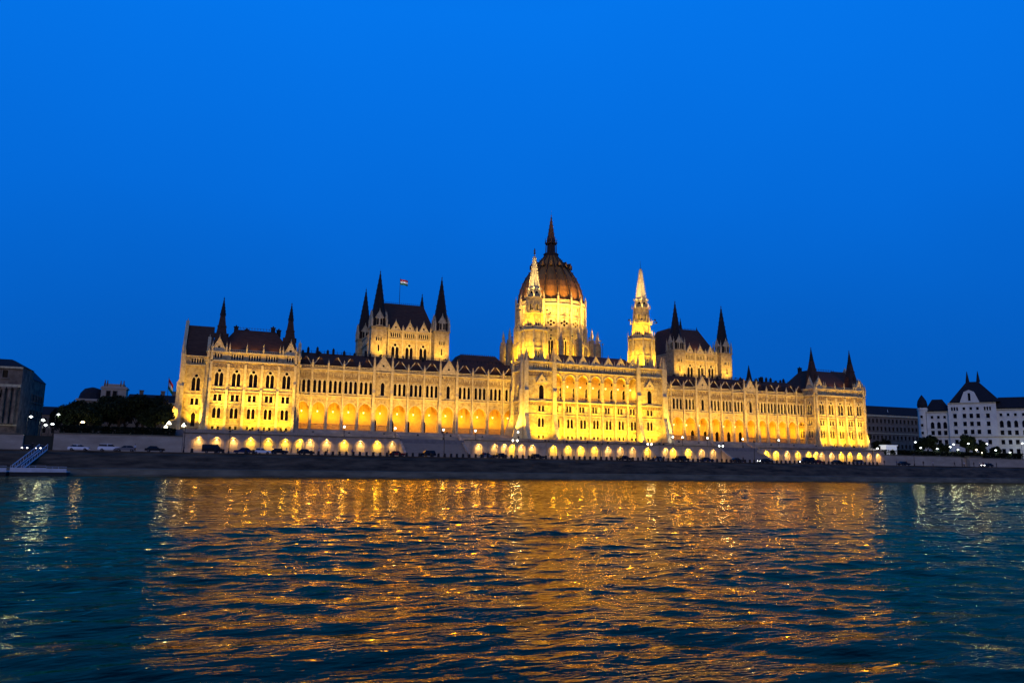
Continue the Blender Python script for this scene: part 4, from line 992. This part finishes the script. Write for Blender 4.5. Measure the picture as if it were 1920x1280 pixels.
CR = [crown_mesh(1, 5200, 5.2, 4.6, LEAF), crown_mesh(2, 5200, 4.6, 5.4, LEAF2), crown_mesh(3, 3600, 3.4, 3.0, LEAF), crown_mesh(4, 2600, 2.2, 4.4, LEAF2)]
def trunk_mesh(h, r, seed):
    rg = random.Random(seed); b = MB(); b.tube((0, 0, 0), (0, 0, h*.6), r, r*.7, 8)
    for i in range(6):
        a = i*1.05+rg.uniform(-.3, .3); L = h*rg.uniform(.35, .6)
        b.tube((0, 0, h*(.42+.03*i)), (L*.6*math.cos(a), L*.6*math.sin(a), h*(.5+.03*i)+L*.8), r*.42, r*.12, 5)
    return b.mesh('trunk', BARK)
TR = [trunk_mesh(7, .38, 1), trunk_mesh(8, .34, 2), trunk_mesh(4.5, .22, 3), trunk_mesh(6, .2, 4)]
CH = [7.6, 8.6, 5.0, 6.4]
def tree(x, y, z, v, sc, rz, label, group='dark trees along the quay'):
    t = thing('tree', label, 'tree', (x, y, z), rz, group)
    p = (x, y, z)
    a = put('trunk', TR[v], p, rz, t); c = put('crown', CR[v], p, rz, t); c.location = (0, 0, CH[v])
    sc *= 1.28 if x < 0 else 1.05; t.scale = (sc, sc, sc*random.uniform(.94, 1.06)); return t
TL = [(-48.5, 262, 2, .95, 'small round tree at the edge of the street gap'), (-45, 268, 0, .80, 'broad black tree below the rounded dark roof'), (-41.5, 256, 2, 1.05, 'low tree just behind the grey retaining wall'),
      (-38.5, 270, 1, .82, 'tall dark tree under the pale attic'), (-34.5, 260, 0, .92, 'wide dark tree in the middle of the black grove'), (-31, 273, 1, .93, 'tallest tree of the grove'),
      (-27.5, 258, 0, .88, 'dense black tree before the low grey house'), (-25, 270, 1, .86, 'upright dark tree behind the grove beside the flag'), (-22.6, 255, 2, 1.1, 'low tree beside the buttressed gable end'), (-36, 285, 0, 1.0, 'rear tree rising behind the grove'),
      (-54, 300, 1, .8, 'slim tree down the street behind the lamps'), (-66, 330, 3, .9, 'narrow far tree above the street lights')]
for i, (x, y, v, sc, l) in enumerate(TL): tree(x, y, 9.4, v, sc, i*1.3, l, 'dark trees of the small park')
TRR = [(266, 262, 3, 1.0, 'columnar tree next to the smaller end wing'), (270.5, 268, 0, .9, 'broad dark tree before the long dark building'), (276, 262, 2, .9, 'low tree over the white shelter'),
       (284, 266, 1, .62, 'thin dark tree with a street lamp in front'), (294.5, 252, 2, 1.25, 'rounded tree before the corner turret of the palace'), (301, 262, 2, .9, 'small bush-like tree under the palace windows'),
       (309, 256, 2, .8, 'small clipped tree beside the palace gable'), (316.8, 250, 2, 1.28, 'round black tree before the middle of the palace'), (327, 252, 2, .95, 'low round tree beside the rounded black one'), (338, 252, 2, .75, 'small dark tree near the green lit doorway'), (262, 275, 0, .85, 'dark tree filling the gap behind the end wing')]
for i, (x, y, v, sc, l) in enumerate(TRR): tree(x, y, 9.4, v, sc, i*1.7, l, 'dark trees before the palace')
def hedge(x0, x1, y, z, h, label):
    b = MB(); n = int((x1-x0)*h*45)
    for i in range(n):
        c = Vector((random.uniform(x0, x1), random.uniform(-.8, .8), h*random.random()**.7)); c.x -= (x0+x1)/2
        d = Vector((random.gauss(0, 1), random.gauss(0, 1), random.gauss(0, 1))).normalized(); s = random.uniform(.15, .35); e1 = d.orthogonal().normalized()*s; e2 = d.cross(e1)
        b.add([c-e1, c-e2, c+e1, c+e2], [(0, 1, 2, 3)])
    return put('hedge', b.mesh('hedge', LEAF2), ((x0+x1)/2, y, z), 0, None, label, 'hedge')
hedge(-47, -17, 243.5, 9.4, 3.2, 'black hedge on top of the plain grey retaining wall')
hedge(260, 345, 245, 9.4, 2.6, 'long dark hedge in front of the white palace')

# =================================================================== STREET LAMPS
def lamp_globe(par, p, r, m, power, col):
    g = put('lamp_globe', MB().ball((0, 0, 0), r, 8, 6).mesh('lamp_globe', m), p, 0, par)
    if power: light('POINT', g, (p[0], p[1], p[2]-r-.15), power, col, size=.25)
WL = (1.0, .86, .6); CL = (.88, 1.0, .95)
def candelabra(x, y, z, H, label, heads=2, m=None, power=260, group='tall candelabra lamps on the quay', lit=True):
    t = thing('street_lamp', label, 'street lamp', (x, y, z), 0, group); m = m or BULB
    put('pole', MB().frus(0, 0, 0, .8, .28, .2, 8).tube((0, 0, .8), (0, 0, H), .11, .07, 6).mesh('pole', IRON), (x, y, z), 0, t)
    if heads == 2:
        put('arm', MB().tube((-.75, 0, H-.4), (.75, 0, H-.4), .05).tube((-.75, 0, H-.4), (-.75, 0, H), .04).tube((.75, 0, H-.4), (.75, 0, H), .04).mesh('arm', IRON), (x, y, z), 0, t)
        for s in (-1, 1): lamp_globe(t, (x+s*.75, y, z+H+.2), .3, m if lit else CLOCKW, power if lit else 0, WL)
    else: lamp_globe(t, (x, y, z+H+.25), .34, m if lit else CLOCKW, power if lit else 0, CL if m is BULBC else WL)
    return t
Q = 222
for x, H, hd, m, lit, l in ((-13.1, 7.6, 1, None, False, 'unlit dark lamp post at the end of the grey retaining wall'), (6.6, 6.6, 2, None, False, 'unlit twin lamp post before the nearer end wing'),
                      (60.1, 7.4, 2, None, False, 'dark unlit twin lamp post standing before the nearer stairs'), (83.3, 5.6, 2, None, True, 'lit twin globe lamp near the dark coupe'),
                      (113.4, 5.2, 2, None, False, 'twin lamp with dim globes before the loggia front'), (132.2, 5.6, 2, BULB, True, 'bright twin globe lamp under the second central tower'),
                      (161.1, 5.6, 2, BULBC, True, 'cold white twin lamp beside the farther stairs'), (175.3, 7.4, 1, None, False, 'dark unlit lamp post at the foot of the farther stairs'),
                      (217.4, 7.4, 1, None, False, 'thin dark lamp post before the smaller wing'), (230.5, 7.4, 1, None, False, 'dark post at the corner of the smaller wing'), (251.6, 4.0, 1, None, False, 'short dark post by the low quay wall'), (-1.6, 6.0, 1, None, False, 'thin dark post before the first niches')):
    candelabra(x, Q, 5.3, H, l, hd, m, 320, lit=lit)
for x, l in ((32.3, 'small globe lamp before the outer arches'), (48.7, 'small globe lamp at the top of the nearer stairs'), (65.0, 'round globe lamp beside the stair parapet'), (76.2, 'globe lamp before the inner arches of the nearer arcade'), (91.7, 'globe lamp at the foot of the first central tower'),
             (153.9, 'globe lamp beside the second central tower base'), (158.1, 'globe lamp before the first farther arches'), (169.2, 'globe lamp at the top of the farther stairs'), (185.5, 'globe lamp past the farther stairs'), (202.7, 'globe lamp before the last arches')):
    candelabra(x, 241.6, 11.2, 3.1, l, 1, None, 170, 'globe lamps on the terrace')
def street_lamp(x, y, z, H, label, m=None, power=300, col=CL, group='street lamps among the trees'):
    t = thing('street_lamp', label, 'street lamp', (x, y, z), 0, group)
    put('pole', MB().tube((0, 0, 0), (0, 0, H), .09, .06, 6).tube((0, 0, H), (.8, 0, H+.3), .05, .04, 5).mesh('pole', IRON), (x, y, z), 0, t)
    g = put('lamp_head', MB().frus(0, 0, -.2, .16, .5, .22, 8).ball((0, 0, -.15), .36, 8, 5, .6).mesh('lamp_head', m or BULBC), (x+.8, y, z+H+.1), 0, t)
    light('POINT', g, (x+.8, y, z+H-.6), power, col, size=.3)
LL = [(-56, 250, 5.6, 'white street lamp at the corner of the pillared house'), (-54, 255, 5.0, 'second white street lamp along the street gap'), (-52.6, 249, 4.6, 'white street lamp in the middle of the cluster'), (-52.5, 252, 3.4, 'low white lamp of the street cluster'),
      (-50, 248, 3.6, 'white lamp at the tree side of the cluster'), (-51.5, 262, 7.0, 'tallest white lamp of the street cluster'), (-42.4, 248, 4.4, 'yellow lamp shining through the black trees'), (-31.6, 247, 2.4, 'low bright lamp above the middle of the retaining wall'), (-29.5, 246, 1.2, 'small low lamp beside the bright low one'), (-43.6, 246, 1.2, 'tiny low lamp over the wall end')]
BULBO = mat('orange_lamp_globe', (1, .7, .3), 0.5, emit=(1.0, .62, .25), estr=40.0)
for i, (x, y, H, l) in enumerate(LL): street_lamp(x-.8, y, 9.4, H, l, BULBO if i == 6 else BULBC, 120, WL if i == 6 else CL, 'street lamps beside the dark park')
for i, (x, z, l) in enumerate(((-20.2, 13.1, 'wide yellow lamp beside the flag pole'), (-19.4, 14.4, 'upper yellow lamp close to the buttressed gable'), (-15.2, 13.9, 'white lamp in the dark gap of the buttressed gable'))):
    t = thing('street_lamp', l, 'street lamp', (x, 249, 9.4 if x < -17.5 else 12.4), 0, 'lamps at the gable end')
    put('pole', MB().tube((0, 0, 0), (0, 0, z-(9.4 if x < -17.5 else 12.4)), .08, .05, 6).mesh('pole', IRON), (x, 249, 9.4 if x < -17.5 else 12.4), 0, t)
    put('lamp_head', MB().frus(0, 0, -.45, .5, .75, .12, 8).mesh('lamp_head', BULB), (x, 249, z), 0, t); light('POINT', t, (x, 248.6, z-1), 150, WL, size=.3)
RR = [(256.6, 12.6, 'white lamp right at the end wing corner', 1), (278.4, 15.8, 'white lamp above the low trees', 1), (281.3, 13.4, 'small white lamp under the tree crown', 0), (291, 13.2, 'white lamp before the round palace corner tree', 0), (298.9, 14.2, 'pale green lamp before the palace basement', 1), (301.1, 15.4, 'wide white lamp before the palace', 1),
      (303.5, 13.1, 'low white lamp under the wide one', 0), (310.2, 15.9, 'white lamp in front of the round black tree', 1), (315, 13.2, 'orange tinted lamp before the palace centre', 2), (321.9, 16.1, 'pale lamp high before the palace wall', 1), (327.2, 13.3, 'white lamp beside the low round tree', 0), (336.3, 12.5, 'bright lamp low before the palace end', 0), (345.1, 16.9, 'greenish lamp by the lit doorway', 1), (318, 12.0, 'small lamp beside the orange one', 2)]
for x, z, l, k in RR: street_lamp(x-.8, 244.4, 9.4, z-9.5, l, BULB if k == 2 else BULBC, 380 if k == 1 else 170, WL if k == 2 else CL, 'street lamps before the palace')

# =================================================================== QUAY: bollards, cars, people
bm_ = MB().frus(0, 0, 0, .12, .42, .40, 8).frus(0, 0, .12, .78, .34, .30, 8).frus(0, 0, .78, .95, .38, .24, 8)
bmesh_ = bm_.mesh('bollard', IRON)
x = -9.5; nb = 0
while x < 203:
    if x > 17 or nb % 4 in (0, 3): put('bollard', bmesh_, (x+random.uniform(-.06, .06), 192.9, 5.36), 0, None, 'squat black bollard in the row along the embankment edge', 'bollard', 'bollards along the embankment edge')
    x += 1.72; nb += 1
CARM = {}
def car(x, y, paint, label, kind='car', rz=0.0, lit=False):
    t = thing('parked_car' if not lit else 'car', label, 'car' if kind != 'van' else 'van', (x, y, 5.3), rz, 'cars on the lower quay')
    key = (paint.name, kind)
    if key not in CARM:
        L = 4.4 if kind != 'van' else 5.0; W = .86
        if kind == 'car': low = [(-2.2, .35), (2.2, .35), (2.22, .62), (2.1, .85), (.95, .95), (-1.75, .97), (-2.15, .9), (-2.22, .6)]; top = [(-1.8, .95), (1.0, .93), (.35, 1.42), (-1.15, 1.45)]
        elif kind == 'suv': low = [(-2.3, .4), (2.3, .4), (2.32, .8), (2.15, 1.05), (1.0, 1.12), (-2.15, 1.15), (-2.3, .8)]; top = [(-2.2, 1.12), (1.15, 1.1), (.55, 1.72), (-1.95, 1.75)]
        else: low = [(-2.5, .4), (2.5, .4), (2.52, .9), (2.2, 1.2), (1.75, 1.3), (-2.48, 1.3)]; top = [(-2.48, 1.29), (1.8, 1.28), (1.2, 2.1), (-2.4, 2.15)]
        body = MB().prism(low, -W, W); rf = MB()
        # cabin: tapered prism, glass with roof plate
        def cab(poly, inset, w0, w1, zt, zb):
            vs = []
            for s_ in (-1, 1):
                for (px, pz) in poly: f = (pz-zb)/(zt-zb); vs.append((px, s_*(w0+(w1-w0)*f), pz))
            return vs, [(0, 1, 2, 3), (7, 6, 5, 4), (0, 4, 5, 1), (1, 5, 6, 2), (2, 6, 7, 3), (3, 7, 4, 0)]
        zb, zt = top[0][1], top[2][1]; vs, fs = cab(top, 0, W-.02, W-.17, zt, zb); gl = MB().add(vs, fs)
        rf.prism([(top[3][0]-.04, zt-.03), (top[2][0]+.04, zt-.05), (top[2][0], zt+.05), (top[3][0]+.1, zt+.07)], -W+.14, W-.14)
        for px in (0.0, ): rf.box(-.35, -.23, -W+.05, W-.05, zb, zt)
        wh = MB(); wh.tube((0, -.1, 0), (0, .1, 0), .33, .33, 12); rim = MB().tube((0, -.115, 0), (0, .115, 0), .17, .17, 8)
        CARM[key] = (body.mesh('body', paint), gl.mesh('car_window', CGLASS), rf.mesh('car_roof', paint), wh.mesh('wheel', TYRE), rim.mesh('rim', C_GRY),
                     MB().box(0, .05, -.16, .16, -.08, .08).mesh('headlight', HEADL), MB().box(0, .05, -.16, .16, -.08, .08).mesh('headlight', C_GRY), MB().box(-.05, 0, -.14, .14, -.08, .08).mesh('tail_light', TAILL), L)
    B, G, RF, WH, RM, HL, HU, TL_, L = CARM[key]
    P0 = lambda a, b_, c: face_pt(x, y, rz, a, b_, 5.3+c)
    put('body', B, P0(0, 0, 0), rz, t); put('cabin_glass', G, P0(0, 0, 0), rz, t); put('roof', RF, P0(0, 0, 0), rz, t)
    for a in (-1.38, 1.4):
        for s in (-1, 1):
            w_ = put('wheel', WH, P0(a, s*.8, .33), rz, t); put('rim', RM, P0(a, s*.8, .33), rz, w_)
    for s in (-1, 1):
        put('headlight', HL if lit else HU, P0(L/2, s*.6, .68), rz, t); put('tail_light', TL_ if lit else HU, P0(-L/2, s*.6, .75), rz, t)
    return t
cars = [(-34.5, C_WHT, 'car', 'white car with dark windows under the grey retaining wall end', 0, 0), (-28.2, C_WHT, 'suv', 'white estate car beside the other white car under the retaining wall', 0, 0), (-24.6, C_GRY, 'car', 'grey car between the white estate and the dark cars', PI, 0), (-18.2, C_BLK, 'car', 'black car near the dark end of the retaining wall', 0, 0),
        (-5.2, C_BLK, 'van', 'black van before the first glowing niche', 0, 0), (1.9, C_BLU, 'car', 'dark blue car parked behind the black van', PI, 0), (6.4, C_WHT, 'car', 'silver white car under the tall end wing', 0, 0), (10.6, C_BLK, 'car', 'black car right behind the silver white one', 0, 0), (17.3, C_BLK, 'car', 'low black car before the brightest niche', 0, 0),
        (40.9, C_RED, 'car', 'dark red car at the foot of the nearer stairs', 0, 0), (49.5, C_BLK, 'suv', 'black car driving with headlights on before the nearer stairs', PI, 1), (66.4, C_GRY, 'car', 'grey car past the stairs by the cream niches', 0, 0), (70.5, C_BLK, 'car', 'black car close to the lit twin lamp', PI, 1), (81.9, C_BLK, 'car', 'long low black coupe under the first central tower', 0, 0),
        (111.1, C_BLK, 'car', 'black car before the middle of the dome wall', 0, 0), (121.0, C_GRY, 'car', 'grey car under the second central tower', PI, 0), (129.5, C_BLK, 'suv', 'bulky black car with a pale car light beside the farther wall', PI, 1), (139.0, C_BLU, 'car', 'dark blue car before the farther glowing niches', 0, 0),
        (150.5, C_BLK, 'car', 'black car at the foot of the farther stairs', 0, 0), (162.0, C_BLK, 'car', 'black car with bright headlights past the farther stairs', PI, 1), (178.9, C_BLK, 'van', 'large black van before the smaller wing', PI, 1), (184.5, C_RED, 'car', 'dark red car behind the large van', 0, 0), (191.9, C_BLK, 'car', 'black car under the smaller wing windows', 0, 0), (201.9, C_GRY, 'suv', 'grey car at the last niche of the smaller wing', 0, 0), (222, C_BLK, 'car', 'black car by the low grey quay wall', 0, 0), (262, C_BLK, 'car', 'black car driving before the pale palace quay wall', PI, 1)]
for cx_, m_, k_, l_, r_, li in cars: car(cx_, 199.5+random.uniform(-.4, 1.5), m_, l_, k_, r_, bool(li))
for i, (cx_, cy_, l_) in enumerate(((-53.0, 236, 'car with glaring white headlights in the dark street opening'), (-50.0, 236.5, 'second car with glaring headlights in the street opening'))): 
    c_ = car(cx_, cy_, C_GRY, l_, 'car', -PI/2, True)
    for s in (-1, 1): light('SPOT', c_, (cx_+s*.6, cy_-2.4, 6.0), 500, (.95, 1, .95), (cx_+s*.4, cy_-30, 5.2), .2, 50)

def person_mesh(pose, cm):
    J = {'pel': (0, 0, .95), 'bel': (0, 0, 1.1), 'che': (0, .01, 1.32), 'nek': (0, 0, 1.5), 'hed': (0, -.02, 1.6), 'top': (0, -.01, 1.72)}
    st = {'walk': .22, 'stand': .03, 'lean': .05}[pose]
    for s, n in ((-1, 'l'), (1, 'r')):
        J['hip'+n] = (s*.09, 0, .9); J['kne'+n] = (s*.10, -s*st*.5-.03, .5); J['ank'+n] = (s*.10, -s*st+.04, .09); J['toe'+n] = (s*.11, -s*st-.12, .04)
        J['sho'+n] = (s*.17, 0, 1.42); J['elb'+n] = (s*.24, s*st*.5+.02, 1.14); J['han'+n] = (s*.24, s*st-.08, .90); J['fin'+n] = (s*.235, s*st-.12, .80)
    if pose == 'lean': J['hanl'] = (-.1, -.3, 1.15); J['finl'] = (-.06, -.36, 1.18)
    R_ = {'pel': .145, 'bel': .125, 'che': .15, 'nek': .055, 'hed': .095, 'top': .08, 'hip': .09, 'kne': .062, 'ank': .045, 'toe': .04, 'sho': .065, 'elb': .045, 'han': .033, 'fin': .03}
    E_ = [('pel', 'bel'), ('bel', 'che'), ('che', 'nek'), ('nek', 'hed'), ('hed', 'top')]
    for n in 'lr': E_ += [('pel', 'hip'+n), ('hip'+n, 'kne'+n), ('kne'+n, 'ank'+n), ('ank'+n, 'toe'+n), ('che', 'sho'+n), ('sho'+n, 'elb'+n), ('elb'+n, 'han'+n), ('han'+n, 'fin'+n)]
    ks = list(J); me = bpy.data.meshes.new('tmp'); me.from_pydata([J[k] for k in ks], [(ks.index(a), ks.index(b_)) for a, b_ in E_], [])
    ob = bpy.data.objects.new('tmp', me); COL.objects.link(ob); md = ob.modifiers.new('s', 'SKIN'); ob.modifiers.new('u', 'SUBSURF').levels = 1
    for i, k in enumerate(ks):
        r = R_.get(k, R_.get(k[:3])); me.skin_vertices[0].data[i].radius = (r, r*.85); 
    me.skin_vertices[0].data[0].use_root = True
    dg = bpy.context.evaluated_depsgraph_get(); out = bpy.data.meshes.new_from_object(ob.evaluated_get(dg)); bpy.data.objects.remove(ob)
    out.materials.clear()
    for m in (cm, SKIN, CLO[0]): out.materials.append(m)
    for p in out.polygons: z = p.center.z; p.material_index = 1 if z > 1.49 or (abs(p.center.x) > .2 and z < .92) else (2 if z < .93 else 0); p.use_smooth = True
    return out
PM = {(p, i): person_mesh(p, CLO[i]) for p in ('walk', 'stand', 'lean') for i in (range(4) if p != 'lean' else (0, 2))}
HAIR = MB().ball((0, .02, 1.70), .105, 8, 5).mesh('hair', IRON)
ppl = [(10.9, 'walk', 0, 'in dark clothes walking before the end wing'), (12.2, 'stand', 2, 'in a pale top standing in the group below the end wing'), (13.3, 'walk', 0, 'in a dark coat at the edge of the group'), (14.8, 'stand', 3, 'in blue beside the group by the black car'),
       (20.2, 'stand', 2, 'in a light shirt at the brightest niche'), (22.2, 'walk', 0, 'in black walking away from the brightest niche'), (28.4, 'stand', 3, 'in blue standing alone before the arches'), (38.1, 'walk', 0, 'in dark clothes near the dark red car'), (59.8, 'stand', 0, 'dark figure past the stairs'), (64.1, 'walk', 1, 'in red beside the grey car'),
       (65.3, 'stand', 0, 'in black next to the one in red'), (83.7, 'stand', 0, 'in black by the low coupe'), (87.7, 'walk', 0, 'walking alone below the loggia'), (103.0, 'walk', 1, 'in red walking below the dome'), (114.3, 'lean', 0, 'bending forward beside the grey car'), (115.3, 'walk', 0, 'in black beside the bending one'), (121.2, 'stand', 0, 'standing under the second tower'), (122.6, 'walk', 2, 'in pale clothes by the bulky car'), (148.3, 'walk', 0, 'at the foot of the farther stairs'), (150.0, 'stand', 0, 'in black beside the farther stair foot'),
       (172.5, 'walk', 2, 'in pale clothes by the large van'), (173.6, 'stand', 0, 'in dark clothes by the large van'), (208, 'walk', 0, 'alone past the last niche'), (213, 'stand', 3, 'in blue before the low quay wall'), (218.8, 'walk', 0, 'in black before the low quay wall'), (226, 'stand', 0, 'waiting by the low wall'), (230, 'walk', 2, 'in a white top by the low wall'), (241.6, 'walk', 0, 'approaching the gate house'), (245.8, 'stand', 2, 'in white before the gate house'), (250.0, 'stand', 0, 'in black at the gate house'), (252.2, 'walk', 2, 'in pale clothes at the gate house'), (255.4, 'stand', 1, 'in red at the gate house'), (257.6, 'walk', 0, 'in black past the gate house'), (261, 'stand', 0, 'last dark figure beyond the gate house'),
       (-43, 'walk', 0, 'in dark clothes at the top of the gangway'), (-11.5, 'stand', 0, 'in black at the end of the retaining wall'), (-22, 'walk', 2, 'in pale clothes by the parked black car')]
for i, (x, po, ci, l) in enumerate(ppl):
    y = 195+((i*37) % 10)*.15; rz = (i*2.1) % 6.28
    if (po, ci) not in PM: ci = 0
    t = thing('person', 'person '+l, 'person', (x, y, 5.3), rz, 'people strolling on the quay')
    put('body', PM[(po, ci)], (x, y, 5.3), rz, t); put('hair', HAIR, (x, y, 5.3), rz, t)

# =================================================================== PONTOON AND GANGWAY
pn = thing('pontoon', 'long flat pale mooring pontoon floating by the embankment', 'pontoon', (-44, 179.4, 0))
for x0, x1, h in ((-70, -42.9, 1.55), (-42.3, -36.0, 1.65), (-36.0, -32.3, 1.5)):
    put('hull', MB().box(x0, x1, 177.4, 180.8, -.4, .75).mesh('hull', HULL), (0, 0, 0), 0, pn); put('deck', MB().box(x0-.05, x1+.05, 177.2, 180.9, .75, .95).mesh('deck', PONT), (0, 0, 0), 0, pn)
    b = MB().box(x0, x1, 177.3, 177.36, h+.35, h+.42); 
    for i in range(int((x1-x0)/1.1)): b.box(x0+i*1.1, x0+i*1.1+.06, 177.3, 177.36, .95, h+.4)
    put('railing', b.mesh('railing', PONT), (0, 0, 0), 0, pn)
    put('side_panel', MB().box(x0, x1, 177.2, 177.28, .95, h).mesh('side_panel', PONT), (0, 0, 0), 0, pn)
gw = thing('gangway', 'sloping pale metal gangway from the embankment top down to the pontoon', 'gangway', (-41, 186, 0))
a, c = Vector((-41.9, 180.6, 1.0)), Vector((-40.0, 192.2, 5.4))
for off in (-.8, .8):
    o_ = Vector((off, 0, 0)); b = MB().tube(a+o_, c+o_, .14).tube(a+o_+Vector((0, 0, 1.1)), c+o_+Vector((0, 0, 1.1)), .10)
    for i in range(11): p = a.lerp(c, i/10)+o_; b.tube(p, p+Vector((0, 0, 1.1)), .06)
    put('handrail', b.mesh('handrail', PONT), (0, 0, 0), 0, gw)
b = MB().add([a+Vector((-.8, 0, 0)), a+Vector((.8, 0, 0)), c+Vector((.8, 0, 0)), c+Vector((-.8, 0, 0)), a+Vector((-.8, 0, -.15)), a+Vector((.8, 0, -.15)), c+Vector((.8, 0, -.15)), c+Vector((-.8, 0, -.15))], [(0, 1, 2, 3), (7, 6, 5, 4), (0, 4, 5, 1), (1, 5, 6, 2), (2, 6, 7, 3), (3, 7, 4, 0)])
put('deck', b.mesh('deck', HULL), (0, 0, 0), 0, gw)
flush_rest()
